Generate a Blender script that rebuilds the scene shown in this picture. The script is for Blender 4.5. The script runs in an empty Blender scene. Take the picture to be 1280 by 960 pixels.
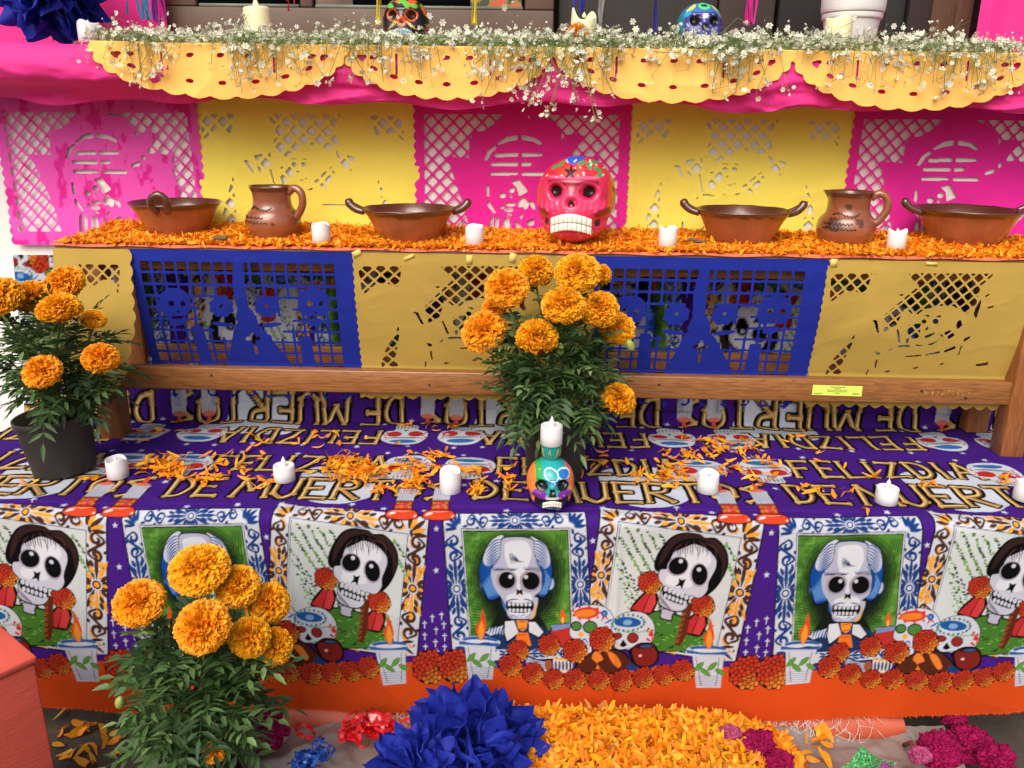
import bpy, math, random
import numpy as np
from mathutils import Matrix, Vector

# ------------------------------------------------------------------ camera, sky, sun, exposure
SC = bpy.context.scene
COL = SC.collection
FOC, CX, CY = 1040.0, 640.0, 480.0          # focal length and centre in photograph pixels
CAMLOC = np.array([0.0, 0.0, 1.12])
PITCH, ROLL = math.radians(17.6), 0.012
cam_d = bpy.data.cameras.new('camera')
cam = bpy.data.objects.new('camera', cam_d)
COL.objects.link(cam)
CAMROT = Matrix.Rotation(math.pi/2 - PITCH, 4, 'X') @ Matrix.Rotation(ROLL, 4, 'Z')
cam.matrix_world = Matrix.Translation(CAMLOC) @ CAMROT
cam_d.sensor_fit = 'HORIZONTAL'
cam_d.sensor_width = 36.0
cam_d.lens = 36.0 * FOC / 1280.0
cam_d.clip_start = 0.02
cam_d.clip_end = 400.0
SC.camera = cam

SUN_EL, SUN_AZ = math.radians(46), math.radians(-20)   # azimuth measured from behind the camera, negative = from the left
world = bpy.data.worlds.new('World')
SC.world = world
world.use_nodes = True
wn = world.node_tree.nodes
sky = wn.new('ShaderNodeTexSky')
sky.sky_type = 'NISHITA'
sky.sun_disc = False
sky.sun_elevation = SUN_EL
sky.sun_rotation = math.pi - SUN_AZ
sky.air_density = 1.0
sky.dust_density = 6.0
sky.ozone_density = 0.6
world.node_tree.links.new(sky.outputs[0], wn['Background'].inputs[0])
wn['Background'].inputs[1].default_value = 0.15
sun_d = bpy.data.lights.new('sun', 'SUN')
sun_d.energy = 2.1
sun_d.angle = math.radians(50)
sun_d.color = (1.0, 0.97, 0.92)
sun = bpy.data.objects.new('sun', sun_d)
COL.objects.link(sun)
sdir = Vector((math.sin(SUN_AZ)*math.cos(SUN_EL), -math.cos(SUN_AZ)*math.cos(SUN_EL), math.sin(SUN_EL)))
sun.rotation_euler = sdir.to_track_quat('Z', 'Y').to_euler()
SC.view_settings.view_transform = 'Standard'
SC.view_settings.look = 'None'
SC.view_settings.gamma = 1.0
SC.view_settings.exposure = 0.07
SC.render.engine = 'CYCLES'
SC.cycles.max_bounces = 6
SC.cycles.transparent_max_bounces = 12

# ------------------------------------------------------------------ helpers
random.seed(7)
RNG = np.random.default_rng(11)
RM = np.array(CAMROT.to_3x3())
def ray(px, py):
    d = np.stack([(np.asarray(px, float)-CX)/FOC, -(np.asarray(py, float)-CY)/FOC, -np.ones_like(np.asarray(px, float))], -1)
    return d @ RM.T
def at_y(px, py, Y):
    d = ray(px, py); t = (Y-CAMLOC[1])/d[..., 1]
    return CAMLOC + d*t[..., None]
def at_z(px, py, Z):
    d = ray(px, py); t = (Z-CAMLOC[2])/d[..., 2]
    return CAMLOC + d*t[..., None]
def lin(c):
    c = np.asarray(c, float)/255.0
    return np.where(c <= .04045, c/12.92, ((c+.055)/1.055)**2.4)
def S(r, g, b):
    return tuple(float(v) for v in lin((r, g, b)))

def hash3(i, j, k, seed=0):
    n = (i*374761393 + j*668265263 + k*2147483647 + seed*144665)
    n = (n ^ (n >> 13))*1274126177
    n = n ^ (n >> 16)
    return (n & 0xffff)/65535.0
def vnoise(p, seed=0):
    p = np.asarray(p, float)
    i = np.floor(p).astype(np.int64); f = p-i; f = f*f*(3-2*f)
    out = 0
    for a in (0, 1):
        for b in (0, 1):
            for c in (0, 1):
                w = (f[..., 0] if a else 1-f[..., 0])*(f[..., 1] if b else 1-f[..., 1])*(f[..., 2] if c else 1-f[..., 2])
                out = out + w*hash3(i[..., 0]+a, i[..., 1]+b, i[..., 2]+c, seed)
    return out-.5
def ridge(p, oct=3, seed=0):
    p = np.asarray(p, float); o = 0; a = 1
    for k in range(oct):
        o = o+a*(1-np.abs(vnoise(p*(2**k), seed+k))*4).clip(0, 1)**2; a *= .5
    return o
def fbm(p, oct=3, seed=0):
    p = np.asarray(p, float); o = 0; a = 1
    for k in range(oct):
        o = o + a*vnoise(p*(2**k), seed+k); a *= .5
    return o

class MB:
    """collects vertices and faces, builds ONE mesh object"""
    def __init__(s):
        s.v = []; s.q = []; s.t = []; s.c = []; s.n = 0
    def add(s, v, quads=None, tris=None, col=(1, 1, 1)):
        v = np.asarray(v, float).reshape(-1, 3)
        c = np.asarray(col, float)
        if c.ndim == 1: c = np.tile(c[:3], (len(v), 1))
        s.v.append(v); s.c.append(c[:, :3])
        if quads is not None and len(quads): s.q.append(np.asarray(quads, int).reshape(-1, 4)+s.n)
        if tris is not None and len(tris): s.t.append(np.asarray(tris, int).reshape(-1, 3)+s.n)
        s.n += len(v); return s
    def grid(s, P, col=(1, 1, 1), closed_u=False, closed_v=False):
        P = np.asarray(P, float); a, b = P.shape[:2]
        idx = np.arange(a*b).reshape(a, b)
        if closed_u: idx = np.vstack([idx, idx[:1]])
        if closed_v: idx = np.hstack([idx, idx[:, :1]])
        q = np.stack([idx[:-1, :-1], idx[:-1, 1:], idx[1:, 1:], idx[1:, :-1]], -1).reshape(-1, 4)
        c = np.asarray(col, float)
        if c.ndim == 3: c = c.reshape(-1, c.shape[-1])
        return s.add(P.reshape(-1, 3), q, None, c)
    def box(s, lo, hi, col=(1, 1, 1), bev=0.0):
        lo = np.asarray(lo, float); hi = np.asarray(hi, float)
        if bev <= 0:
            v = [(x, y, z) for z in (lo[2], hi[2]) for y in (lo[1], hi[1]) for x in (lo[0], hi[0])]
            return s.add(v, [(0, 2, 3, 1), (4, 5, 7, 6), (0, 1, 5, 4), (2, 6, 7, 3), (0, 4, 6, 2), (1, 3, 7, 5)], None, col)
        bb = bmesh_box(lo, hi, bev)
        return s.add(bb[0], bb[1], bb[2], col)
    def tube(s, pts, r, n=6, col=(1, 1, 1), caps=True):
        P = np.asarray(pts, float); m = len(P)
        r = np.broadcast_to(np.asarray(r, float), (m,))
        T = np.gradient(P, axis=0); T /= np.linalg.norm(T, axis=1)[:, None]+1e-9
        up = np.array([0, 0, 1.0]) if abs(T[0, 2]) < .9 else np.array([1.0, 0, 0])
        a = np.cross(T[0], up); a /= np.linalg.norm(a)
        R = []
        for k in range(m):
            a = a-T[k]*np.dot(a, T[k]); a /= np.linalg.norm(a)+1e-9
            b = np.cross(T[k], a)
            th = np.arange(n)*2*math.pi/n
            R.append(P[k]+r[k]*(np.cos(th)[:, None]*a+np.sin(th)[:, None]*b))
        n0 = s.n
        s.grid(np.array(R), col, closed_v=True)
        if caps:
            s.q_fan(n0, n); s.q_fan(n0+(m-1)*n, n, True)
        return s
    def q_fan(s, start, n, flip=False):
        t = [(start, start+i, start+i+1) if flip else (start, start+i+1, start+i) for i in range(1, n-1)]
        s.t.append(np.array(t, int))
    def lathe(s, prof, n=48, col=(1, 1, 1), org=(0, 0, 0)):
        prof = np.asarray(prof, float); th = np.arange(n)*2*math.pi/n
        P = np.stack([prof[:, None, 0]*np.cos(th), prof[:, None, 0]*np.sin(th), np.repeat(prof[:, 1:2], n, 1)], -1)+np.asarray(org, float)
        c = np.asarray(col, float)
        if c.ndim == 2 and len(c) == len(prof): c = np.repeat(c[:, None, :], n, 1)
        return s.grid(P[::-1], c[::-1] if c.ndim == 3 else c, closed_v=True)
    def build(s, name, mat, parent=None, smooth=True, loc=None):
        me = bpy.data.meshes.new(name)
        v = np.concatenate(s.v) if s.v else np.zeros((0, 3))
        q = np.concatenate(s.q) if s.q else np.zeros((0, 4), int)
        t = np.concatenate(s.t) if s.t else np.zeros((0, 3), int)
        me.vertices.add(len(v)); me.vertices.foreach_set('co', v.astype(np.float32).ravel())
        nl = len(q)*4+len(t)*3
        me.loops.add(nl); me.loops.foreach_set('vertex_index', np.concatenate([q.ravel(), t.ravel()]).astype(np.int32))
        me.polygons.add(len(q)+len(t))
        ls = np.concatenate([np.arange(len(q))*4, len(q)*4+np.arange(len(t))*3]).astype(np.int32)
        me.polygons.foreach_set('loop_start', ls)
        me.update(calc_edges=True)
        c = np.concatenate(s.c)
        if not np.allclose(c, 1.0):
            at = me.color_attributes.new('Col', 'FLOAT_COLOR', 'POINT')
            at.data.foreach_set('color', np.hstack([c, np.ones((len(c), 1))]).astype(np.float32).ravel())
        if smooth: me.polygons.foreach_set('use_smooth', np.ones(len(me.polygons), bool))
        me.materials.append(mat)
        return put(name, me, parent, loc)
def bmesh_box(lo, hi, bev):
    import bmesh
    bm = bmesh.new(); bmesh.ops.create_cube(bm, size=1)
    for v in bm.verts: v.co = Vector([(lo[i]+hi[i])/2+v.co[i]*(hi[i]-lo[i]) for i in range(3)])
    bmesh.ops.bevel(bm, geom=bm.edges[:], offset=bev, segments=2, affect='EDGES', profile=.5)
    bm.verts.index_update()
    V = [tuple(v.co) for v in bm.verts]
    Q = [[v.index for v in f.verts] for f in bm.faces if len(f.verts) == 4]
    T = [[v.index for v in f.verts] for f in bm.faces if len(f.verts) == 3]
    for f in bm.faces:
        if len(f.verts) > 4:
            ix = [v.index for v in f.verts]
            T += [[ix[0], ix[i], ix[i+1]] for i in range(1, len(ix)-1)]
    bm.free(); return V, Q, T
def put(name, me, parent=None, loc=None):
    o = bpy.data.objects.new(name, me); COL.objects.link(o)
    if parent is not None: o.parent = parent
    if loc is not None: o.location = [float(x) for x in loc]
    return o
def thing(name, label, cat, loc=(0, 0, 0), group=None):
    o = put(name, None, None, loc); o.empty_display_size = .05
    return tag(o, label, cat, group)
def tag(o, label=None, cat=None, group=None, kind=None):
    if label: o['label'] = label
    if cat: o['category'] = cat
    if group: o['group'] = group
    if kind: o['kind'] = kind
    return o

# ------------------------------------------------------------------ materials
MATS = {}
def mat(name, col=None, rough=.6, var=.12, scale=20., bump=0., bscale=60., metal=0., coat=0., trans=0., sheen=0., stretch=None, alpha=None, spec=None, var2=0., scale2=3.):
    """principled material, colour from `col` or from the 'Col' attribute, noise variation and fine relief"""
    if name in MATS: return MATS[name]
    m = bpy.data.materials.new(name); m.use_nodes = True
    nt = m.node_tree; N = nt.nodes; L = nt.links
    b = N['Principled BSDF']; out = N['Material Output']
    tc = N.new('ShaderNodeTexCoord')
    vec = tc.outputs['Object']
    if stretch:
        mp = N.new('ShaderNodeMapping'); mp.inputs['Scale'].default_value = stretch
        L.new(vec, mp.inputs[0]); vec = mp.outputs[0]
    if col is None:
        a = N.new('ShaderNodeAttribute'); a.attribute_name = 'Col'; src = a.outputs['Color']
    else:
        rg = N.new('ShaderNodeRGB'); rg.outputs[0].default_value = (*col, 1); src = rg.outputs[0]
    for vv, ss in ((var, scale), (var2, scale2)):
        if vv <= 0: continue
        nz = N.new('ShaderNodeTexNoise'); nz.inputs['Scale'].default_value = ss; nz.inputs['Detail'].default_value = 5
        L.new(vec, nz.inputs['Vector'])
        mr = N.new('ShaderNodeMapRange'); mr.inputs['From Min'].default_value = .3; mr.inputs['From Max'].default_value = .7
        mr.inputs['To Min'].default_value = 1-vv; mr.inputs['To Max'].default_value = 1+vv
        L.new(nz.outputs['Fac'], mr.inputs['Value'])
        hs = N.new('ShaderNodeHueSaturation'); L.new(mr.outputs[0], hs.inputs['Value']); L.new(src, hs.inputs['Color']); src = hs.outputs[0]
    L.new(src, b.inputs['Base Color'])
    b.inputs['Roughness'].default_value = rough
    b.inputs['Metallic'].default_value = metal
    if coat: b.inputs['Coat Weight'].default_value = coat; b.inputs['Coat Roughness'].default_value = .12
    if spec is not None: b.inputs['Specular IOR Level'].default_value = spec
    if sheen: b.inputs['Sheen Weight'].default_value = sheen
    if alpha is not None: b.inputs['Alpha'].default_value = alpha
    if bump:
        nz = N.new('ShaderNodeTexNoise'); nz.inputs['Scale'].default_value = bscale; nz.inputs['Detail'].default_value = 4
        L.new(vec, nz.inputs['Vector'])
        bp = N.new('ShaderNodeBump'); bp.inputs['Strength'].default_value = bump; bp.inputs['Distance'].default_value = .003
        L.new(nz.outputs['Fac'], bp.inputs['Height']); L.new(bp.outputs[0], b.inputs['Normal'])
    if trans:
        tr = N.new('ShaderNodeBsdfTranslucent'); L.new(src, tr.inputs['Color'])
        mx = N.new('ShaderNodeMixShader'); mx.inputs[0].default_value = trans
        L.new(b.outputs[0], mx.inputs[1]); L.new(tr.outputs[0], mx.inputs[2]); L.new(mx.outputs[0], out.inputs['Surface'])
    MATS[name] = m; return m

# ------------------------------------------------------------------ small vector raster (for flat print and paper cut-outs)
def rast(pts, w, h):
    pts = np.asarray(pts, float)
    if len(pts) < 3: return None
    x0 = max(0, int(math.floor(pts[:, 0].min()))); x1 = min(w, int(math.ceil(pts[:, 0].max()))+1)
    y0 = max(0, int(math.floor(pts[:, 1].min()))); y1 = min(h, int(math.ceil(pts[:, 1].max()))+1)
    if x1 <= x0 or y1 <= y0: return None
    nx = x1-x0
    acc = np.zeros((y1-y0, nx+1), np.uint8)
    Q = np.roll(pts, -1, axis=0)
    for (xa, ya), (xb, yb) in zip(pts, Q):
        if ya == yb: continue
        lo, hi = (ya, yb) if ya < yb else (yb, ya)
        r0 = max(y0, int(math.ceil(lo-.5))); r1 = min(y1, int(math.ceil(hi-.5)))
        if r1 <= r0: continue
        r = np.arange(r0, r1)
        xc = xa+(r+.5-ya)*(xb-xa)/(yb-ya)
        c = np.clip(np.ceil(xc-.5)-x0, 0, nx).astype(int)
        acc[r-y0, c] ^= 1
    return x0, y0, np.bitwise_xor.accumulate(acc[:, :nx], axis=1).astype(bool)
def crv(pts, n=6, closed=False):
    p = np.asarray(pts, float)
    if closed: p = np.vstack([p[-1:], p, p[:2]])
    else: p = np.vstack([2*p[0]-p[1], p, 2*p[-1]-p[-2]])
    t = np.linspace(0, 1, n, endpoint=False)[:, None]; o = []
    for i in range(1, len(p)-2):
        a, b, c, d = p[i-1], p[i], p[i+1], p[i+2]
        o.append(.5*(2*b+(c-a)*t+(2*a-5*b+4*c-d)*t*t+(3*b-a-3*c+d)*t**3))
    if not closed: o.append(p[-2:-1])
    return np.vstack(o)
def ell(cx, cy, rx, ry=None, n=20, rot=0):
    ry = rx if ry is None else ry
    th = np.arange(n)*2*math.pi/n
    x, y = rx*np.cos(th), ry*np.sin(th); c, s = math.cos(rot), math.sin(rot)
    return np.stack([cx+x*c-y*s, cy+x*s+y*c], -1)
def brushpoly(pts, w, taper=1.0, smooth=True):
    p = crv(pts, 6) if (smooth and len(pts) > 2) else np.asarray(pts, float)
    if len(p) == 2: p = np.linspace(p[0], p[1], 6)
    T = np.gradient(p, axis=0); T /= np.linalg.norm(T, axis=1)[:, None]+1e-9
    nn = np.stack([-T[:, 1], T[:, 0]], -1)
    s = np.linspace(0, 1, len(p))
    ww = w*.5*((1-taper)+taper*np.sin(math.pi*np.clip(s*.92+.04, 0, 1))**.7)
    return np.vstack([p+nn*ww[:, None], (p-nn*ww[:, None])[::-1]])
class Canvas:
    def __init__(s, w, h, bg, T=None, wrap=None):
        s.w, s.h, s.T, s.wrap = w, h, T, wrap
        s.a = np.empty((h, w, len(bg)), np.float32); s.a[:] = bg
    def poly(s, pts, col, alpha=1.0, T=None):
        T = T or s.T
        p = np.asarray(pts, float)
        if T: p = T(p)
        for off in ((-s.wrap, 0, s.wrap) if s.wrap else (0,)):
            r = rast(p+np.array([off, 0]), s.w, s.h)
            if r is None: continue
            x0, y0, m = r
            v = s.a[y0:y0+m.shape[0], x0:x0+m.shape[1]]
            if alpha >= 1: v[m] = col
            else: v[m] = v[m]*(1-alpha)+np.asarray(col)*alpha
    def brush(s, pts, w, col, taper=1.0, alpha=1.0, T=None, smooth=True):
        s.poly(brushpoly(pts, w, taper, smooth), col, alpha, T)
    def line(s, pts, w, col, T=None):
        s.brush(pts, w, col, 0.0, 1.0, T, False)
def blur(a, r):
    for ax in (0, 1):
        o = np.zeros_like(a)
        for k in range(-r, r+1): o += np.roll(a, k, axis=ax)
        a = o/(2*r+1)
    return a
# ------------------------------------------------------------------ places (metres)
PLZ = .466          # top of the low table under the cloth
FRY = 1.30          # front drape of the cloth
WALLY = 1.90
BZ = .410           # bench height above the cloth
BROT = math.radians(-1.3)
def bench_w(lx, ly, lz):       # bench coordinates to the place
    c, s = math.cos(BROT), math.sin(BROT)
    return np.array([lx*c-ly*s, 1.62+lx*s+ly*c, PLZ+lz])

# ------------------------------------------------------------------ the printed cloth
PER = .58; KP = 2000.; VT, VB = .290, -.425
CW, CH = int(PER*KP), int((VT-VB)*KP)
XK = [at_y(150, 642, FRY)[0], at_y(553, 642, FRY)[0], at_y(975, 645, FRY)[0]]
XSPAN = XK[2]-XK[1]
PURP, ORNG, WHT, BLK = lin((68, 28, 130)), lin((214, 76, 24)), lin((206, 210, 222)), lin((10, 8, 12))
NAVY, BLUE, GRN = lin((24, 62, 128)), lin((24, 96, 178)), lin((78, 134, 46))
BRN, GOLD, RED = lin((74, 44, 34)), lin((236, 164, 52)), lin((196, 48, 40))
GREY, BONE = lin((188, 184, 206)), lin((206, 164, 96))
def TF(p):
    p = np.asarray(p, float); w = at_y(p[:, 0], p[:, 1], FRY)
    return np.stack([(w[:, 0]-XK[1])*PER/XSPAN*KP, (VT-(w[:, 2]-PLZ))*KP], -1)
def TU(p):
    p = np.asarray(p, float); return np.stack([p[:, 0]*KP, (VT-p[:, 1])*KP], -1)
def TZ(ox, oy, k): return lambda p: TF(np.asarray(p, float)/k+np.array([ox, oy]))
CV = Canvas(CW, CH, PURP, TF, CW)
rr = random.Random(5)
def star(C, x, y, r, T):
    a = rr.random()
    pts = [(x+(r if i % 2 == 0 else r*.42)*math.sin(a+i*math.pi/5), y+(r if i % 2 == 0 else r*.42)*math.cos(a+i*math.pi/5)) for i in range(10)]
    C.poly(pts, WHT, T=T)
def marigold_print(C, x, y, r, T=None, red=.9, gx=.5, gy=.7):
    C.poly(ell(x, y, r*1.0, r*.95, 22), BLK, T=T)
    N = max(18, int(46*min(1, r/14)))
    for i in range(N, -1, -1):
        q = math.sqrt((i+.3)/(N+1))*.94; a = i*2.39996
        px, py = x+r*q*math.cos(a), y+r*q*.95*math.sin(a)
        s = r*(.155 if N > 30 else .2)
        yel = ((px-x)*gx+(py-y)*gy)/r
        t = min(1, max(0, (yel-.05)*1.9+rr.uniform(-.25, .25)))*red
        c = lin((192, 56, 34))*(1-t)+lin((226, 140, 50))*t
        C.poly(ell(px, py, s*1.12, s*1.12, 9), lin((66, 18, 12)), T=T)
        C.poly(ell(px, py, s*.86, s*.86, 8), c*rr.uniform(.8, 1.15), T=T)
def daisy(C, x, y, r, T, dark, light, horiz=True, ext=2.6, dirx=(1, 0)):
    ux, uy = dirx; vx, vy = -uy, ux
    for i in range(16):
        a = i*math.pi/8
        long = abs(math.cos(a)); L = r*(1.7+ext*long**3)
        dx, dy = math.cos(a)*ux+math.sin(a)*vx, math.cos(a)*uy+math.sin(a)*vy
        k = dark if (i % 3 or light is None) else light
        p0 = (x+dx*r*1.25, y+dy*r*1.25)
        lim = r*2.1/max(.3, abs(math.sin(a)))
        L = min(L*1.6, lim*1.15)
        C.brush([p0, (x+dx*max(L, r*1.7), y+dy*max(L, r*1.7))], r*.95, k, T=T)
    C.poly(ell(x, y, r), dark, T=T)
    C.poly(ell(x, y, r*.6), light if light is not None else WHT, T=T)
def scroll(C, x, y, r, T, dark, light, flip=1, rot=0):
    def tr(p): c, s = math.cos(rot), math.sin(rot); return [(x+(a*c-b*s)*r, y+(a*s+b*c)*r) for a, b in p]
    for sg in (1, -1):
        sp = [(sg*(.75+.62*(1-i/11.)*math.cos(i*.62)), flip*sg*(.05-.62*(1-i/11.)*math.sin(i*.62))) for i in range(11)]
        if light is not None: C.brush(tr([(a*1.05+.1, b+.1) for a, b in sp[:6]]), r*.30, light, .5, T=T)
        C.brush(tr(sp), r*.34, dark, .6, T=T)
    C.brush(tr([(1.3, flip*.0), (.7, flip*.75), (0, 0), (-.7, -flip*.75), (-1.3, 0)]), r*.3, dark, .6, T=T)
    for a, b in ((1.9, -.7), (-1.9, .7), (.2, -.95), (-.2, .95)):
        C.brush(tr([(a, b), (a*.8+.35, b*.75)]), r*.34, dark, T=T)
def frame_print(C, quad, inner, pic, dark, light, T=None):
    """ornamented frame: outer quad, inner line quad and picture quad (tl, tr, br, bl)"""
    q = np.array(quad, float); i_ = np.array(inner, float)
    cen = q.mean(0)
    C.poly(cen+(q-cen)*1.02, BLK, T=T); C.poly(q, WHT, T=T)
    for e in range(4):
        a, b = (q[e]+i_[e])/2, (q[(e+1) % 4]+i_[(e+1) % 4])/2
        d = b-a; L = np.linalg.norm(d); d = d/L
        w = np.linalg.norm(np.cross(np.append(q[(e+1) % 4]-q[e], 0), np.append(i_[e]-q[e], 0)))/L
        nrm = np.array([-d[1], d[0]])
        daisy(C, *(a+d*L*.5), w*.21, T, dark, light, dirx=tuple(d), ext=4.2)
        ang = math.atan2(d[1], d[0])
        for f in (.2, .8):
            scroll(C, *(a+d*L*f), w*.5, T, dark, light, 1 if f < .5 else -1, ang)
        for f in (.31, .36, .64, .69):                       # leaf strokes
            for o in (-.3, .0, .3):
                p = a+d*L*f+nrm*w*o
                C.brush([p, p+d*L*.055*(1 if f < .5 else -1)-nrm*w*o*.5], w*.2, light if (light is not None and rr.random() < .4) else dark, T=T)
        for k in range(5):                                   # corner rays
            c0 = i_[e]; dd = (q[e]-i_[e]); an = math.atan2(dd[1], dd[0])+(k-2)*.36
            v = np.array([math.cos(an), math.sin(an)])*np.linalg.norm(dd)
            C.brush([c0+v*.18, c0+v*(.85 if k == 2 else .72)], w*.22, dark if k % 2 == 0 or light is None else light, T=T)
    C.poly(i_, BLK, T=T); ic = i_.mean(0)
    C.poly(ic+(i_-ic)*.988, WHT, T=T); C.poly(ic+(i_-ic)*.965, BLK, T=T)

# orange hem and stars and crosses
CV.poly([(300, 826), (1300, 826), (1300, 960), (300, 960)], ORNG)
for x, y in ((545, 658), (545, 709), (741, 673), (741, 720), (536, 640), (950, 640)): star(CV, x, y, 4.2, TF)
for x, y in ((530, 776), (540, 768), (552, 765), (530, 791), (545, 784), (555, 777), (531, 806), (544, 800), (556, 792), (546, 812), (556, 806)):
    CV.line([(x, y-5), (x, y+5)], 1.3, WHT); CV.line([(x-3, y-2), (x+3, y-2)], 1.3, WHT)

# --- portrait of the lady with the bob
T2 = TZ(740, 615, 5.645)
frame_print(CV, [(83, 62), (1218, 200), (1000, 1165), (-72, 1040)], [(188, 194), (1058, 304), (880, 1060), (60, 960)], None, BRN, GOLD, T2)
CV.poly([(205, 210), (1042, 316), (866, 1050), (78, 950)], lin((206, 212, 214)), T=T2)
for k in range(11):                                           # slanting dotted foliage lines
    x0, y0 = 225+k*78-(k > 5)*0, 232+k*11
    if 4 < k < 9: continue
    for st in range(90):
        x, y = x0-60+st*4.8+rr.uniform(-9, 9), y0+st*8.6+rr.uniform(-12, 12)
        if k > 8 and x > 1010: continue
        if x < 210-(y-210)*.16 or y > 930: continue
        CV.poly(ell(x, y, rr.uniform(6, 15), rr.uniform(5, 12), 7), lin((58, 84, 52)) if rr.random() < .45 else lin((120, 168, 88)), T=T2)
for k in range(5):
    for st in range(30):
        x, y = 160+k*20+st*11+rr.uniform(-9, 9), 400+k*90+st*17+rr.uniform(-12, 12)
        if y < 930 and x < 520: CV.poly(ell(x, y, rr.uniform(6, 14), rr.uniform(5, 12), 7), lin((50, 74, 48)) if rr.random() < .5 else lin((128, 172, 100)), T=T2)
def ribbon(x, y):
    CV.poly(crv([(x-20, y-10), (x+60, y), (x+70, y+60), (x+20, y+150), (x-60, y+140), (x-130, y+110)], 5, True), BLK, T=T2)
    CV.poly([(x-15, y), (x+15, y+5), (x-45, y+135), (x-120, y+108)], lin((190, 48, 50)), T=T2)
    CV.poly([(x+18, y+5), (x+50, y), (x+55, y+70), (x+15, y+142), (x-35, y+132)], lin((206, 62, 62)), T=T2)
# green shawl
CV.poly(crv([(300, 960), (350, 850), (470, 815), (640, 850), (760, 900), (850, 1050), (700, 1100), (300, 1090)], 6, True), BLK, T=T2)
CV.poly(crv([(310, 965), (360, 862), (470, 825), (630, 860), (750, 910), (840, 1050), (700, 1095), (310, 1085)], 6, True), lin((70, 122, 44)), T=T2)
for k in range(60):
    x, y = rr.uniform(330, 800), rr.uniform(880, 1080)
    CV.brush([(x, y), (x+rr.uniform(10, 40), y+rr.uniform(-14, 14))], 9, lin((34, 66, 26)) if k % 2 else lin((128, 178, 84)), T=T2)
ribbon(395, 690); marigold_print(CV, 408, 618, 86, T2)
ribbon(740, 840); marigold_print(CV, 780, 775, 86, T2)
CV.brush([(690, 760), (660, 860), (640, 960), (600, 1060)], 60, lin((96, 40, 22)), .4, T=T2)
for k in range(7): CV.brush([(670-k*9, 790+k*38), (640-k*9, 815+k*38)], 20, lin((148, 72, 40)), T=T2)
# neck
CV.poly(crv([(490, 800), (580, 815), (570, 850), (560, 890), (480, 870), (485, 830)], 5, True), BLK, T=T2)
CV.poly(crv([(497, 806), (572, 820), (560, 850), (552, 880), (488, 862), (492, 830)], 5, True), GREY, T=T2)
# hair, outline first
hair = [(650, 268), (760, 280), (800, 305), (880, 310), (950, 390), (960, 500), (900, 620), (820, 700), (770, 690), (560, 560), (455, 540), (440, 480), (480, 390), (560, 300)]
CV.poly(crv(hair, 6, True), BLK, T=T2)
CV.poly(crv([(640, 280), (760, 288), (800, 315), (880, 322), (940, 400), (948, 500), (905, 590), (915, 470), (860, 380), (800, 330), (700, 310), (590, 350), (500, 470), (470, 500), (500, 400), (570, 310)], 6, True), lin((50, 31, 29)), T=T2)
# skull of the lady
sk = [(600, 370), (680, 318), (800, 350), (870, 410), (885, 500), (830, 610), (815, 680), (760, 728), (690, 715), (670, 790), (620, 825), (540, 815), (470, 770), (480, 690), (495, 640), (465, 590), (475, 530), (530, 515), (560, 430)]
CV.poly(crv(sk, 6, True), BLK, T=T2)
cc = np.mean(sk, 0); CV.poly(crv(cc+(np.array(sk)-cc)*.958, 6, True), lin((200, 200, 216)), T=T2)
CV.poly(crv([(700, 350), (800, 400), (840, 470), (760, 560), (690, 650), (560, 640), (520, 600), (600, 470)], 6, True), lin((222, 224, 234)), T=T2)
CV.poly(crv([(585, 400), (620, 345), (690, 312), (800, 335), (880, 400), (890, 480), (850, 420), (790, 372), (720, 352), (660, 372)], 6, True), BLK, T=T2)
for k in range(17):                                           # fringe
    x = 590+k*17.5; top = 318+abs(k-9)*3.2
    CV.brush([(700+(x-700)*.55, top), (x, top+40), (x+rr.uniform(-12, 14), top+rr.uniform(60, 140))], 7, BLK if k % 4 else lin((92, 54, 46)), T=T2)
for (ex, ey, rx, ry, ro) in ((605, 505, 78, 66, -.45), (755, 565, 62, 82, .08)):
    CV.poly(ell(ex, ey, rx, ry, 22, ro), lin((132, 108, 126)), T=T2); CV.poly(ell(ex, ey, rx*.95, ry*.95, 22, ro), lin((186, 180, 200)), T=T2)
    CV.poly(ell(ex+3, ey-2, rx*.9, ry*.9, 22, ro), BLK, T=T2)
CV.poly(ell(627, 470, 15), WHT, T=T2); CV.poly(ell(755, 527, 15), WHT, T=T2)
CV.poly([(612, 588), (635, 602), (664, 592), (648, 625), (634, 665), (620, 640), (584, 648), (612, 620)], BLK, T=T2)
CV.poly(crv([(510, 640), (600, 690), (680, 705), (670, 770), (600, 765), (500, 715)], 5, True), BLK, T=T2)
for k in range(6):
    CV.poly(ell(520+k*29, 662+k*11.5, 14, 19, 12, .3), WHT, T=T2); CV.poly(ell(518+k*27, 710+k*10, 12, 17, 12, .3), WHT, T=T2)
for k in range(14): CV.brush([(480+k*5, 700+k*7), (488+k*6, 770+k*4)], 4, lin((120, 112, 134)), T=T2)

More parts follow.
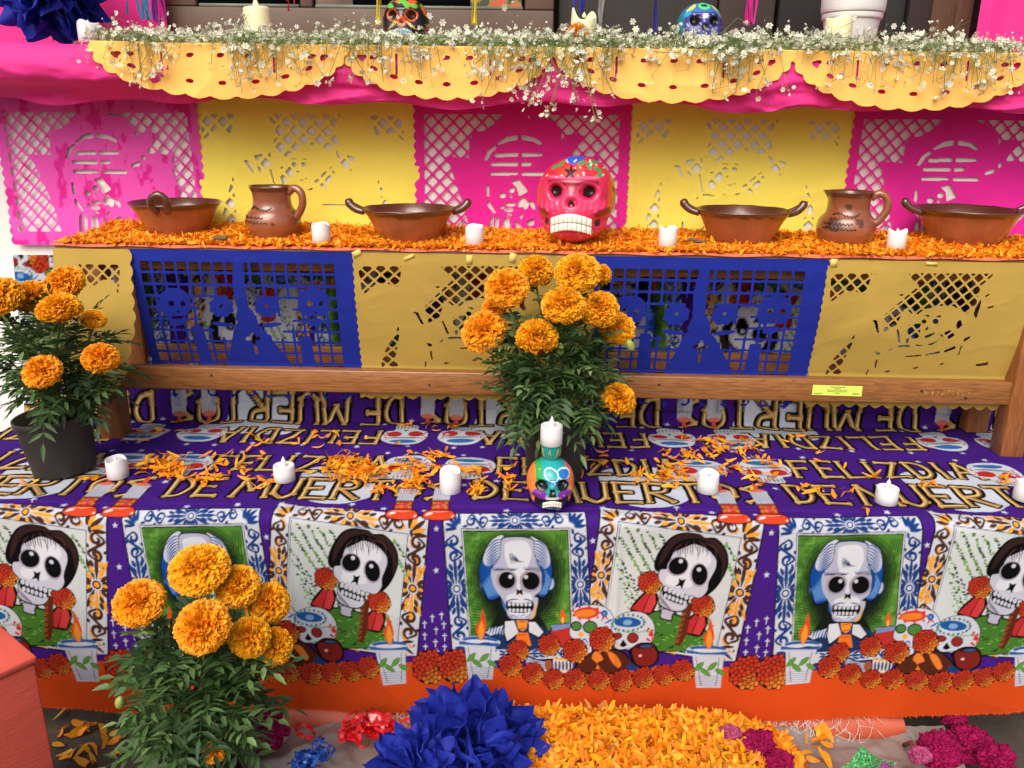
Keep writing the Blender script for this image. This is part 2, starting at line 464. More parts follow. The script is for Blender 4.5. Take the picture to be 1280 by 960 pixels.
# --- portrait of the gentleman with blue hair
T1 = TZ(540, 625, 6.0)
frame_print(CV, [(83, 95), (1152, 66), (1194, 1122), (162, 1182)], [(216, 196), (1036, 188), (1062, 1050), (285, 1090)], None, NAVY, None, T1)
CV.poly([(237, 222), (1015, 208), (1040, 1040), (300, 1080)], lin((84, 138, 50)), T=T1)
for k in range(330):
    x, y = rr.uniform(245, 1020), rr.uniform(225, 1040)
    x0 = 245+(y-225)*.055; x = max(x, x0+10)
    CV.poly(ell(x, y, rr.uniform(8, 34), rr.uniform(10, 30), 9), lin((54, 100, 34)) if k % 3 else lin((120, 170, 82)), .5, T=T1)
for f, al in ((1.0, .35), (.93, .45), (.86, .6), (.78, .8), (.7, 1.)):
    CV.poly(crv([(640+(x-640)*f, 600+(y-600)*f) for x, y in ((620, 205), (800, 210), (950, 320), (1000, 520), (960, 760), (860, 900), (900, 1040), (420, 1060), (430, 900), (330, 740), (285, 560), (320, 360), (450, 240))], 6, True), lin((18, 26, 20)), al, T=T1)
for k in range(13):
    CV.line([(800, 760+k*19), (930, 735+k*19)], 4, lin((16, 30, 16)), T=T1); CV.line([(300, 740+k*22), (470, 790+k*16)], 4, lin((16, 30, 16)), T=T1)
for k in range(7): CV.line([(930+k*12, 240), (925+k*11, 760-k*30)], 4, lin((22, 48, 20)), T=T1)
# suit and tie
CV.poly(crv([(330, 990), (430, 940), (540, 900), (640, 880), (760, 880), (880, 940), (960, 1000), (980, 1060), (320, 1080)], 6, True), lin((28, 52, 96)), T=T1)
CV.poly([(400, 960), (540, 905), (500, 960), (440, 985)], WHT, T=T1)
for k in range(16): CV.brush([(420+k*11, 975), (435+k*11, 925-k*1.5)], 9, lin((34, 98, 170)) if k % 2 else WHT, T=T1)
CV.poly([(540, 870), (620, 862), (660, 960), (600, 1010), (560, 1040), (535, 960)], BLK, T=T1); CV.poly([(548, 878), (615, 870), (648, 955), (600, 995), (565, 1020), (545, 960)], lin((214, 216, 226)), T=T1)
CV.poly([(720, 870), (780, 872), (850, 950), (800, 1000), (720, 960)], BLK, T=T1); CV.poly([(726, 878), (775, 880), (835, 950), (800, 985), (728, 950)], lin((214, 216, 226)), T=T1)
CV.poly([(625, 862), (725, 862), (715, 930), (680, 955), (640, 930)], NAVY, T=T1); CV.poly([(632, 868), (718, 868), (708, 925), (680, 945), (648, 925)], lin((240, 150, 40)), T=T1)
CV.poly([(640, 955), (720, 955), (745, 1050), (620, 1050)], lin((236, 120, 36)), T=T1)
for k in range(4): CV.brush([(636, 885+k*46), (715, 872+k*48)], 8, lin((196, 70, 30)), T=T1)
# ears and hair
for ex in (392, 888): CV.poly(ell(ex, 600, 34, 52, 16), BLUE*.6, T=T1); CV.poly(ell(ex, 600, 26, 44, 16), GREY, T=T1)
hl = [(478, 266), (425, 318), (385, 400), (358, 500), (372, 600), (400, 680), (440, 722), (520, 692), (545, 660), (450, 580), (455, 440), (530, 300)]
hr_ = [(750, 270), (840, 305), (880, 390), (900, 500), (884, 610), (840, 695), (790, 665), (832, 560), (800, 430), (740, 330)]
for h in (hl, hr_):
    CV.poly(crv(np.mean(h, 0)+(np.array(h)-np.mean(h, 0))*1.06, 6, True), BLK, T=T1); CV.poly(crv(h, 6, True), lin((16, 74, 160)), T=T1)
CV.poly(crv([(478, 262), (540, 258), (535, 420), (470, 470), (405, 470), (385, 420), (420, 325)], 5, True), WHT, T=T1)
CV.poly(crv([(735, 264), (800, 284), (858, 330), (884, 420), (872, 480), (815, 490), (765, 420)], 5, True), WHT, T=T1)
sk = [(520, 272), (600, 250), (690, 252), (765, 282), (770, 380), (815, 470), (830, 560), (820, 650), (770, 700), (800, 715), (785, 800), (745, 858), (650, 868), (575, 855), (545, 770), (510, 700), (450, 650), (432, 560), (450, 460), (505, 400)]
CV.poly(crv(sk, 6, True), lin((30, 40, 70)), T=T1)
cc = np.mean(sk, 0); CV.poly(crv(cc+(np.array(sk)-cc)*.966, 6, True), lin((184, 184, 206)), T=T1)
CV.poly(crv([(560, 300), (700, 290), (745, 370), (730, 450), (660, 640), (750, 690), (720, 830), (600, 830), (560, 700), (640, 640), (560, 450), (545, 370)], 6, True), lin((220, 224, 234)), T=T1)
for k in range(9):
    CV.brush([(520-k*3, 275+k*20), (468-k*2, 290+k*24), (405-k*1, 350+k*28)], 10, lin((24, 84, 160)), T=T1)
    CV.brush([(752+k*3, 285+k*20), (815+k, 300+k*25), (872+k*1.5, 360+k*28)], 10, lin((24, 84, 160)), T=T1)
for k in range(12):
    CV.brush([(440-k*6, 520+k*8), (460-k*5, 620+k*4), (510-k*8, 690+k*2)], 8, lin((20, 90, 180)) if k % 2 else lin((120, 170, 220)), T=T1)
    CV.brush([(850+k*4, 500+k*6), (850+k*2, 600+k*4), (800+k*5, 680)], 8, lin((20, 90, 180)) if k % 2 else lin((120, 170, 220)), T=T1)
for k in range(8): CV.brush([(590+k*6, 372+k*5), (585+k*10, 410+k*4), (600+k*14, 460-k*3)], 6, lin((26, 50, 90)), T=T1)
for k in range(9):
    CV.brush([(455+k*18, 480+k), (470+k*18, 505), (500+k*18, 490)], 8, lin((30, 60, 110)), T=T1)
    CV.brush([(690+k*16, 478), (700+k*16, 498), (720+k*14, 500+k*3)], 8, lin((30, 60, 110)), T=T1)
for ex, ey, rx in ((560, 575, 66), (740, 580, 70)):
    CV.poly(ell(ex, ey, rx*1.2, rx*1.15, 20), lin((152, 148, 176)), T=T1); CV.poly(ell(ex, ey-2, rx*1.07, rx*1.07, 20), lin((206, 172, 120)), T=T1)
    CV.poly(ell(ex+2, ey, rx*1.03, rx*1.03, 20), lin((168, 164, 190)), T=T1); CV.poly(ell(ex+2, ey+2, rx*.95, rx*.93, 22), BLK, T=T1)
CV.poly(ell(588, 552, 15), WHT, T=T1); CV.poly(ell(705, 553, 15), WHT, T=T1)
CV.poly([(636, 640), (656, 652), (676, 640), (682, 690), (656, 672), (632, 690)], BLK, T=T1)
CV.poly([(650, 680), (662, 680), (657, 705)], GOLD, T=T1)
CV.poly(crv([(560, 735), (655, 745), (755, 735), (750, 800), (655, 815), (570, 800)], 5, True), BLK, T=T1)
for k in range(6):
    CV.poly(ell(580+k*31, 751, 12, 16, 12), WHT, T=T1); CV.poly(ell(584+k*29, 796, 11, 15, 12), WHT, T=T1)
CV.brush([(550, 735), (600, 718), (650, 716)], 9, NAVY, T=T1); CV.brush([(680, 716), (720, 718), (765, 735)], 9, NAVY, T=T1)
for k in range(12): CV.brush([(575+k*14, 835+rr.uniform(-8, 8)), (590+k*14, 830+rr.uniform(-8, 12))], 6, lin((50, 90, 150)), T=T1)
CV.brush([(785, 730), (765, 830), (730, 860)], 16, lin((220, 170, 90)), T=T1); CV.brush([(525, 715), (555, 800)], 20, lin((60, 110, 180)), T=T1)

# --- the painted offerings in front of the portraits
T4 = TZ(680, 735, 5.333)
T3 = TZ(520, 735, 5.818)
CV.poly([(560, 820), (940, 820), (940, 834), (560, 834)], PURP)
CV.poly([(560, 828), (980, 828), (980, 870), (560, 870)], ORNG)
# striped bone roll and small drum
CV.poly([(800, 470), (940, 490), (950, 560), (800, 520)], WHT, T=T3)
for k in range(5): CV.line([(800, 478+k*11), (945, 500+k*14)], 5, NAVY, T=T3)
CV.poly(ell(962, 512, 28, 36), lin((160, 86, 44)), T=T3)
CV.poly([(995, 465), (1140, 470), (1130, 560), (1000, 570)], lin((222, 214, 200)), T=T3)
for k in range(5): CV.poly(ell(1015+k*26, 515, 8, 36), NAVY, T=T3)
CV.line([(993, 466), (1142, 470)], 12, GOLD, T=T3)
# red candle jar
CV.poly(crv([(40, 260), (60, 215), (170, 200), (190, 260), (190, 340), (50, 340)], 5, True), BLK, T=T4)
CV.poly(crv([(50, 240), (110, 215), (170, 240), (180, 330), (60, 340)], 5, True), lin((186, 50, 44)), T=T4)
CV.poly([(42, 215), (175, 200), (175, 225), (60, 250)], lin((120, 140, 190)), T=T4)
CV.poly(crv([(120, 110), (145, 165), (125, 205), (105, 170)], 5, True), lin((226, 92, 34)), T=T4); CV.poly(ell(124, 180, 8, 20), lin((246, 200, 90)), T=T4)
# two sugar skulls
def sugar(pts, T):
    c = np.mean(pts, 0); CV.poly(crv(pts, 6, True), BLK, T=T); CV.poly(crv(c+(np.array(pts)-c)*.97, 6, True), WHT, T=T)
sugar([(190, 110), (300, 80), (410, 100), (465, 170), (450, 260), (380, 300), (290, 340), (240, 320), (170, 280), (175, 200)], T4)
CV.poly(ell(283, 135, 88, 38, 20, -.08), lin((206, 50, 44)), T=T4); CV.poly(ell(275, 137, 72, 24, 20, -.08), lin((236, 130, 40)), T=T4)
for k in range(18): a = k*math.pi/9; CV.poly(ell(283+94*math.cos(a), 135+44*math.sin(a), 8), WHT if k % 2 else RED, T=T4)
for x, y, r in ((213, 218, 30), (305, 225, 42)): CV.poly(ell(x, y, r+8, r*.8+8), BLK, T=T4); CV.poly(ell(x, y, r, r*.8), lin((78, 128, 60)), T=T4)
CV.poly([(245, 248), (268, 270), (245, 290), (222, 270)], GOLD, T=T4)
for k in range(6): CV.poly(ell(400+14*math.cos(k*1.05), 140+14*math.sin(k*1.05), 10), BLUE, T=T4)
CV.brush([(380, 190), (400, 160), (430, 180)], 12, RED, T=T4); CV.brush([(400, 205), (430, 190), (455, 175)], 12, BLUE, T=T4)
CV.brush([(240, 320), (270, 300), (290, 330)], 10, BLUE, T=T4)
sugar([(480, 160), (580, 130), (680, 150), (735, 220), (735, 300), (700, 350), (580, 370), (480, 370), (445, 280), (450, 200)], T4)
CV.poly(ell(555, 200, 92, 34, 20, .1), lin((30, 90, 160)), T=T4); CV.poly(ell(555, 203, 30, 18), lin((130, 170, 210)), T=T4)
for k in range(20): a = k*math.pi/10; CV.poly(ell(560+108*math.cos(a), 205+52*math.sin(a), 9), lin((96, 160, 70)) if k % 2 else BLUE, T=T4)
CV.poly(ell(480, 285, 40, 24), BLK, T=T4); CV.poly(ell(480, 285, 34, 18), lin((150, 40, 40)), T=T4)
CV.poly(ell(590, 305, 40, 36), BLK, T=T4); CV.poly(ell(590, 305, 34, 30), lin((150, 40, 40)), T=T4)
CV.poly([(525, 310), (552, 350), (525, 362), (500, 350)], BLK, T=T4)
for k in range(14): CV.poly(ell(710+rr.uniform(-25, 20), 280+rr.uniform(-45, 50), 9), lin((206, 50, 44)), T=T4)
for k in range(16): CV.poly(ell(540+k*12, 262+((k*37) % 11), 5), lin((96, 160, 70)), T=T4)
# loaf of bread
CV.poly(crv([(190, 490), (280, 400), (380, 360), (480, 365), (560, 420), (600, 500), (420, 530), (230, 520)], 6, True), BLK, T=T4)
CV.poly(crv([(205, 488), (285, 410), (380, 372), (475, 376), (548, 425), (585, 495), (420, 520), (235, 510)], 6, True), lin((84, 38, 24)), T=T4)
CV.poly(crv([(345, 375), (390, 430), (350, 455), (375, 500), (340, 500), (350, 460), (315, 420)], 5, True), lin((236, 128, 50)), T=T4)
CV.poly(crv([(420, 385), (470, 400), (510, 470), (485, 490), (440, 435)], 5, True), lin((236, 128, 50)), T=T4)
CV.poly(crv([(560, 470), (640, 490), (740, 500), (640, 525), (560, 510)], 5, True), lin((28, 60, 120)), T=T4)
# clay pot
CV.poly(crv([(580, 370), (640, 340), (730, 350), (765, 410), (755, 470), (690, 505), (610, 490), (575, 430), (555, 390)], 6, True), BLK, T=T4)
CV.poly(crv([(590, 380), (650, 360), (720, 365), (752, 415), (742, 465), (690, 495), (620, 480), (592, 430)], 6, True), lin((128, 34, 30)), T=T4)
CV.poly(ell(672, 365, 68, 16), lin((60, 24, 22)), T=T4); CV.poly(ell(680, 365, 40, 9), lin((46, 86, 140)), T=T4); CV.poly(ell(640, 425, 12, 9), lin((220, 190, 190)), T=T4)
# candle cups with flames
for x, y in ((536, 829), (569, 828)): marigold_print(CV, x, y, 22.5)
for ox in (0, -284):
    Tc = TZ(680+ox, 735 if ox == 0 else 724, 5.333)
    CV.poly([(985, 400), (1195, 400), (1172, 632), (1012, 640)], lin((206, 208, 220)), T=Tc)
    CV.poly(ell(1085, 390, 140, 38), lin((196, 202, 218)), T=Tc); CV.line([(950, 400), (1215, 405)], 22, lin((44, 96, 164)), T=Tc)
    CV.poly(ell(1090, 375, 120, 20), lin((44, 96, 164)), T=Tc); CV.poly(ell(1090, 388, 104, 13), lin((214, 218, 230)), T=Tc)
    for k in range(6): CV.line([(1000+k*2, 560+k*13), (1180-k*2, 556+k*13)], 3, lin((110, 130, 170)), T=Tc)
    CV.line([(1008, 430), (1045, 625)], 4, BLK, T=Tc); CV.line([(1165, 430), (1140, 620)], 4, BLK, T=Tc)
    for (a, b, c, d) in ((1000, 525, 1060, 465), (1030, 505, 1105, 555), (1085, 520, 1150, 465), (1135, 510, 1200, 545)):
        CV.brush([(a, b), (c, d)], 34, BLK, T=Tc); CV.brush([(a, b), (c, d)], 26, lin((92, 160, 56)), T=Tc)
    fl = [(1105, 175), (1130, 280), (1118, 340), (1095, 380), (1068, 340), (1062, 290), (1090, 245)]
    CV.poly(crv(fl, 6, True), lin((222, 74, 36)), T=Tc)
    CV.poly(crv([(1100, 250), (1118, 320), (1095, 376), (1075, 325)], 6, True), lin((240, 150, 50)), T=Tc)
# rows of printed marigolds
for x, y, r in ((33, 340, 74), (385, 305, 88), (205, 375, 84)): marigold_print(CV, x, y, r, T4, gx=.5, gy=.6)
for x, y, r in ((745, 415, 80), (690, 520, 88), (850, 570, 82), (1000, 610, 78)): marigold_print(CV, x, y, r, T3)
for x, y, r in ((205, 560, 76), (360, 565, 76), (515, 580, 80), (660, 570, 76), (800, 555, 74), (925, 525, 78)): marigold_print(CV, x, y, r, T4)
for k in range(5): CV.poly(crv([(330+k*3, 1050), (400, 1035+k*4), (470, 1040+k*3)], 5), NAVY, T=T1)

# --- top of the cloth: lettering of bones, skulls, candles (cloth coordinates)
GL = {'F': [[(0, 0), (.05, 1)], [(0, 1), (.9, 1)], [(0, .52), (.65, .52)]], 'E': [[(.05, 0), (.05, 1)], [(0, 1), (.9, 1)], [(0, .52), (.65, .52)], [(0, 0), (.95, 0)]],
      'L': [[(0, 1), (.05, 0)], [(0, 0), (.95, .02)]], 'I': [[(.3, 0), (.35, 1)]], 'Z': [[(0, 1), (1, .96)], [(1, 1), (.02, .02)], [(0, 0), (1.05, .03)]],
      'D': [[(.05, 0), (0, 1)], [(0, 1), (.5, .95), (.9, .55), (.6, .1), (0, 0)]], 'A': [[(0, 0), (.5, 1)], [(.5, 1), (1.05, 0)], [(.2, .38), (.8, .38)]],
      'M': [[(0, 0), (.12, 1)], [(.12, 1), (.5, .35)], [(.5, .35), (.9, 1)], [(.9, 1), (1.05, 0)]], 'U': [[(0, 1), (.05, .2)], [(.05, .2), (.5, 0), (.9, .2)], [(.9, .2), (.95, 1)]],
      'R': [[(0, 0), (.05, 1)], [(.05, 1), (.8, .9), (.75, .58), (.1, .5)], [(.2, .5), (.95, 0)]], 'T': [[(0, 1), (1, 1)], [(.5, .95), (.52, 0)]],
      'O': [[(.1, .25), (0, .65), (.45, 1)], [(.45, 1), (.95, .75), (.92, .3)], [(.92, .3), (.5, 0), (.1, .25)]], 'S': [[(.9, .95), (.1, .72)], [(.1, .72), (.9, .3)], [(.9, .3), (.05, .02)]]}
def bone(pts, w):
    p = crv(pts, 6) if len(pts) > 2 else np.linspace(pts[0], pts[1], 5)
    e0, e1 = p[0], p[-1]
    def knobs(r, col):
        for e, f in ((e0, p[1]), (e1, p[-2])):
            d = (np.asarray(e)-f); d = d/(np.linalg.norm(d)+1e-9); n = np.array([-d[1], d[0]])
            for s in (-1, 1): CV.poly(ell(*(e+n*s*w*.42), r, r, 10), col, T=TU)
    CV.brush(p, w*2.7, BLK, 0, T=TU, smooth=False); knobs(w*1.05, BLK)
    return p, knobs
def word(txt, u, v, h, w, gap):
    for pas in (0, 1):
        x = u
        for ch in txt:
            if ch == ' ': x += w*.55; continue
            cw = w*(.45 if ch == 'I' else 1.3 if ch == 'M' else 1.0)
            for st in GL[ch]:
                pts = [(x+a*cw, v+b*h) for a, b in st]
                if pas == 0: bone(pts, .0082)
                else:
                    p = crv(pts, 6) if len(pts) > 2 else np.linspace(pts[0], pts[1], 5)
                    CV.brush(p, .0088, BONE, 0, T=TU, smooth=False)
                    for e, f in ((p[0], p[1]), (p[-1], p[-2])):
                        d = e-f; d = d/(np.linalg.norm(d)+1e-9); n = np.array([-d[1], d[0]])
                        for s in (-1, 1): CV.poly(ell(*(e+n*s*.003), .0042, .0042, 10), BONE, T=TU)
                    CV.brush(p+np.array([-.001, .001]), .003, lin((240, 212, 150)), .3, T=TU, smooth=False)
                    CV.brush(p+np.array([.0024, -.0018]), .0022, lin((120, 78, 36)), .3, T=TU, smooth=False)
            x += cw+gap
CV.poly(crv([(.285, .15), (.30, .20), (.36, .212), (.44, .20), (.465, .14), (.44, .07), (.38, .035), (.31, .06)], 6, True), lin((206, 214, 230)), T=TU)
word('FELIZ', .093, .178, .075, .037, .012)
word('DIA', .325, .176, .078, .04, .012)
word('DE', .052, .060, .078, .042, .012)
word('MUERTOS', .178, .058, .080, .045, .0135)
for sx in (-.092, .035):                                       # printed sugar skulls
    def sp(p): return [(sx+a, .205+b) for a, b in p]
    CV.poly(sp(crv([(-.05, .01), (-.03, .045), (.02, .05), (.05, .02), (.045, -.02), (.025, -.03), (.022, -.055), (-.022, -.055), (-.028, -.03), (-.048, -.02)], 5, True)), lin((206, 214, 226)), T=TU)
    CV.poly(sp(ell(0, .032, .03, .01)), lin((52, 110, 176)), T=TU); CV.poly(sp(ell(0, .012, .038, .005)), lin((140, 150, 170)), T=TU)
    for a in (-.024, .024): CV.poly(sp(ell(a, -.008, .017, .014)), lin((186, 44, 44)), T=TU)
    CV.poly(sp([(-.006, -.032), (0, -.02), (.006, -.032), (0, -.028)]), BLK, T=TU)
    for k in range(6): CV.line(sp([(-.02+k*.008, -.036), (-.02+k*.008, -.052)]), .0022, BLK, T=TU)
    for k in range(10): CV.poly(sp(ell((-1 if k < 5 else 1)*.043+rr.uniform(-.004, .004), -.015+(k % 5)*.008, .0028)), RED, T=TU)
for cx_ in (-.075, -.008):                                    # printed candles on red stands
    def cp(p): return [(cx_+a*.86, b*.86+.002) for a, b in p]
    CV.poly(cp([(-.018, .055), (.018, .055), (.019, .12), (.012, .118), (.010, .126), (-.010, .124), (-.018, .118)]), lin((196, 200, 214)), T=TU)
    for k in range(6): CV.line(cp([(-.014+k*.0055, .06), (-.014+k*.0055, .116)]), .0012, lin((140, 146, 170)), T=TU)
    CV.poly(cp(ell(0, .122, .017, .007)), lin((222, 120, 96)), T=TU); CV.poly(cp(crv([(0, .16), (.006, .14), (0, .125), (-.006, .14)], 5, True)), lin((222, 84, 44)), T=TU)
    CV.poly(cp([(-.021, .019), (.021, .019), (.019, .058), (-.019, .058)]), BLK, T=TU); CV.poly(cp([(-.019, .02), (.019, .02), (.017, .056), (-.017, .056)]), lin((196, 44, 32)), T=TU)
    CV.line(cp([(-.02, .057), (.02, .057)]), .005, lin((120, 76, 50)), T=TU)
    for k in range(6): CV.poly(cp(ell(.0085*math.cos(k*1.05), .038+.0075*math.sin(k*1.05), .0046)), lin((214, 62, 44)) if k % 2 else lin((226, 110, 60)), T=TU)
    for a_, b_, c_ in ((-.013, .03, 0), (.013, .03, 0), (-.013, .046, 0), (.013, .046, 0), (0, .038, 1)): CV.poly(cp(ell(a_, b_, .0033)), lin((50, 90, 170)) if c_ else lin((110, 170, 70)), T=TU)
    CV.poly(cp(crv([(-.023, .02), (.023, .02), (.036, .004), (.03, -.005), (0, -.009), (-.03, -.005), (-.036, .004)], 5, True)), BLK, T=TU)
    CV.poly(cp(crv([(-.021, .018), (.021, .018), (.033, .004), (.028, -.003), (0, -.0065), (-.028, -.003), (-.033, .004)], 5, True)), lin((214, 70, 40)), T=TU)
    CV.brush(cp([(-.02, .016), (0, .0135), (.02, .016)]), .004, lin((240, 150, 120)), T=TU); CV.brush(cp([(-.028, .003), (-.02, .008), (-.012, .009)]), .006, lin((236, 210, 206)), T=TU); CV.brush(cp([(.026, .0), (.031, .003)]), .004, lin((236, 210, 206)), T=TU)
for k in range(15):
    u_, v_ = (.03, .11, .2, .33, .41, .47, .09, .25, .36, .5, .28, .13, .02, .44, .52)[k], (.12, .022, .03, .02, .036, .022, .14, .265, .26, .27, .035, .272, .268, .27, .2)[k]
    star(CV, u_, v_, .0075, TU)
CLOTH = blur(CV.a, 1)*.72

# cloth geometry: hem, drape, table edge, top, crease, rise behind the bench
def cloth_grid(xs, vs):
    X, V = np.meshgrid(xs, vs)
    R = .022; L1 = R*math.pi/2
    Y = np.empty_like(V); Z = np.empty_like(V)
    YC = 1.765; vc = YC-FRY-R+L1*0          # crease position along the cloth
    a = V < -L1/2
    Y[a] = FRY; Z[a] = PLZ-R+(V[a]+L1/2)
    b = (V >= -L1/2) & (V <= L1/2); t = (V[b]+L1/2)/R
    Y[b] = FRY+R-R*np.cos(t); Z[b] = PLZ-R+R*np.sin(t)
    c = (V > L1/2); s = V[c]-L1/2+FRY+R
    flat = np.minimum(s, YC); up = np.maximum(s-YC, 0)
    Y[c] = flat+up*.17; Z[c] = PLZ+up*.985-.012*np.exp(-((s-YC)/.03)**2)*0
    # soft folds
    d = np.clip((-V-.02)/.38, 0, 1)
    Y = Y-d*(.004*np.sin(X*7.3+1.0)+.004*np.sin(X*17+.5+V*2)+.010*fbm(np.stack([X*6, V*4, X*0], -1), 2, 3))-d*.01
    Y = Y-np.clip(d-.75, 0, 1)*4*.003*np.sin(X*11+2)
    Z = Z+np.where(V > .03, .0045*fbm(np.stack([X*9, V*14, X*0+3], -1), 3, 9)+.0015+.0022*ridge(np.stack([X*4+V*5, V*6-X*2, X*0], -1), 2, 19), 0)
    Y = Y-np.where(V < 0, (.0035*ridge(np.stack([X*3.2+V*3, V*2.0-X*.6, X*0], -1), 2, 23)+.0025*np.exp(-((X-.19)/.006)**2)+.0025*np.exp(-((X+.39)/.006)**2)), 0)*np.clip(-V/.05, 0, 1)
    Z = Z+np.where(np.abs(V) < .04, .004*fbm(np.stack([X*7, X*0, X*0], -1), 3, 29), 0)*np.clip(1-np.abs(V)/.04, 0, 1)
    # the cloth is lifted at the right hem
    Z = Z+d**2*np.clip((X-.55)/.5, 0, 1)**1.5*.035+d**3*np.clip((-.3-X)/.8, 0, 1)*.006
    Y = Y-np.where(V > .49, .012*fbm(np.stack([X*8, V*6, X*0+7], -1), 2, 5), 0)
    return np.stack([X, Y, Z], -1), X, V
def cloth_col(X, V):
    ph = np.interp(X, [XK[0]-2*XSPAN, XK[0], XK[1], XK[2], XK[2]+2*XSPAN], [-3, -1, 0, 1, 3])
    ph = np.where(V > VT, -.143-ph, ph)                      # the far half of the cloth is printed turned round
    uu = (ph-np.floor(ph))*CW-.5
    vv = np.where(V > VT, 2*VT-V, V)
    yy = np.clip((VT-vv)*KP, 0, CH-2)
    x0 = np.floor(uu).astype(int); fx = (uu-x0)[..., None]; y0 = np.floor(yy).astype(int); fy = (yy-y0)[..., None]
    g = lambda a, b: CLOTH[np.clip(b, 0, CH-1), a % CW]
    return (g(x0, y0)*(1-fx)+g(x0+1, y0)*fx)*(1-fy)+(g(x0, y0+1)*(1-fx)+g(x0+1, y0+1)*fx)*fy
cm = mat('printed_cotton', None, .9, .06, 9., .3, 700., spec=.08)
tc_root = thing('printed_tablecloth', 'purple tablecloth printed with skeleton portraits and bone lettering, orange hem', 'tablecloth', (0, FRY, PLZ))
mb = MB()
hem = -.398
xs = np.linspace(-1.10, 1.13, 1400)
vs = np.concatenate([np.linspace(hem, -.02, 252), np.linspace(-.018, .03, 28), np.linspace(.032, .49, 190)])
P, X, V = cloth_grid(xs, vs)
mb.grid(P, cloth_col(X, V))
xs = np.linspace(-1.10, 1.13, 520); vs = np.linspace(.4895, .825, 95)
P, X, V = cloth_grid(xs, vs)
mb.grid(P, cloth_col(X, V))
o = mb.build('cloth', cm, tc_root); o.location = (0, -FRY, -PLZ)
# frayed threads along the hem
mb = MB(); xs = np.sort(RNG.uniform(-1.1, 1.13, 1500))
P, X, V = cloth_grid(xs, np.array([hem+.0015])); P = P[0]
for p in P:
    a = np.array([RNG.normal(0, .0016), RNG.normal(-.001, .002), -RNG.uniform(.002, .0065)])
    mb.add([p+(-.0005, 0, 0), p+(.0005, 0, 0), p+a], None, [(0, 1, 2)], ORNG*RNG.uniform(.7, 1.1))
o = mb.build('frayed_edge', mat('thread', None, .9, 0), tc_root, False); o.location = (0, -FRY, -PLZ); o['kind'] = 'stuff'
# ------------------------------------------------------------------ the setting
def struct(o): o['kind'] = 'structure'; return o
g = MB()
n = 60
gx, gy = np.meshgrid(np.linspace(-1.6, 1.6, n), np.linspace(.75, 1.95, n))
g.grid(np.stack([gx, gy, .004*fbm(np.stack([gx*9, gy*9, gx*0], -1), 3)-.002], -1))
g.add([(-60, -60, -.006), (60, -60, -.006), (60, 60, -.006), (-60, 60, -.006)], [(0, 1, 2, 3)])
struct(g.build('ground', mat('dark_concrete', S(70, 62, 54), .9, .3, 14., .6, 90., var2=.2)))

# white plaster wall below the sill
w = MB()
xs = np.linspace(-3.2, 3.2, 160); zs = np.linspace(-.02, 1.24, 60)
WX, WZ = np.meshgrid(xs, zs)
w.grid(np.stack([WX, WALLY+.003*fbm(np.stack([WX*5, WZ*5, WX*0], -1), 3, 2), WZ], -1))
tag(w.build('plaster_wall', mat('white_plaster', S(238, 238, 232), .9, .05, 6., .5, 50., var2=.04)), 'white plastered wall behind the cut paper banners', 'wall')
w = MB(); w.box((-3.2, 1.725, 1.205), (3.2, 2.05, 1.245), bev=.004)
sill = tag(w.build('window_sill', mat('painted_sill', S(196, 190, 182), .8, .1)), 'window sill shelf under the white sprigs and pink paper', 'sill')

# low table under the cloth
tb = thing('low_table', 'low wooden table carrying the purple cloth', 'table', (0, 1.5, 0))
wood_raw = mat('raw_wood', S(120, 92, 66), .8, .2, 12., stretch=(1, 12, 12))
w = MB(); w.box((-1.09, -.18, .436), (1.12, .34, .460)); w.build('tabletop', wood_raw, tb, False)
for sx in (-1.04, 1.07):
    for sy in (-.15, .30):
        w = MB(); w.box((sx-.025, sy-.025, 0), (sx+.025, sy+.025, .436)); w.build('leg', wood_raw, tb, False)

# ------------------------------------------------------------------ bench with turned-down papers
BL, BR = -.905, 1.10
bench = thing('wooden_bench', 'brown varnished wooden bench standing on the purple cloth', 'bench', (0, 1.62, PLZ+.002))
bench.rotation_euler[2] = BROT
def wood(name, base, dark, sc):
    if name in MATS: return MATS[name]
    m = mat(name, base, .42, .10, 30., .15, 120., stretch=sc, coat=.25)
    nt = m.node_tree; N = nt.nodes; L = nt.links
    b = N['Principled BSDF']; src = b.inputs['Base Color'].links[0].from_socket
    tc = N.new('ShaderNodeTexCoord'); mp = N.new('ShaderNodeMapping'); mp.inputs['Scale'].default_value = [v*1.0 for v in sc]
    L.new(tc.outputs['Object'], mp.inputs[0])
    nz = N.new('ShaderNodeTexNoise'); nz.inputs['Scale'].default_value = 20; nz.inputs['Detail'].default_value = 10; nz.inputs['Distortion'].default_value = .6
    L.new(mp.outputs[0], nz.inputs['Vector'])
    cr = N.new('ShaderNodeValToRGB'); cr.color_ramp.elements[0].position = .42; cr.color_ramp.elements[1].position = .62
    cr.color_ramp.elements[0].color = (0, 0, 0, 1); L.new(nz.outputs[0], cr.inputs[0])
    mx = N.new('ShaderNodeMixRGB'); mx.inputs[2].default_value = (*dark, 1); L.new(src, mx.inputs[1])
    ml = N.new('ShaderNodeMath'); ml.operation = 'MULTIPLY'; ml.inputs[1].default_value = .55; L.new(cr.outputs[0], ml.inputs[0]); L.new(ml.outputs[0], mx.inputs[0])
    L.new(mx.outputs[0], b.inputs['Base Color'])
    return m
WD = wood('varnished_pine', S(148, 97, 50), S(88, 50, 24), (1.2, 14, 14))
WDV = wood('varnished_pine_upright', S(150, 92, 46), S(96, 54, 26), (14, 14, 1.2))
w = MB(); w.box((BL, 0, BZ-.026), (BR, .235, BZ), bev=.003); w.build('seat_board', WD, bench)
w = MB(); w.box((BL+.04, .028, BZ-.052), (BR-.03, .048, BZ-.027), bev=.002); w.build('apron', WD, bench)
RZ = .135
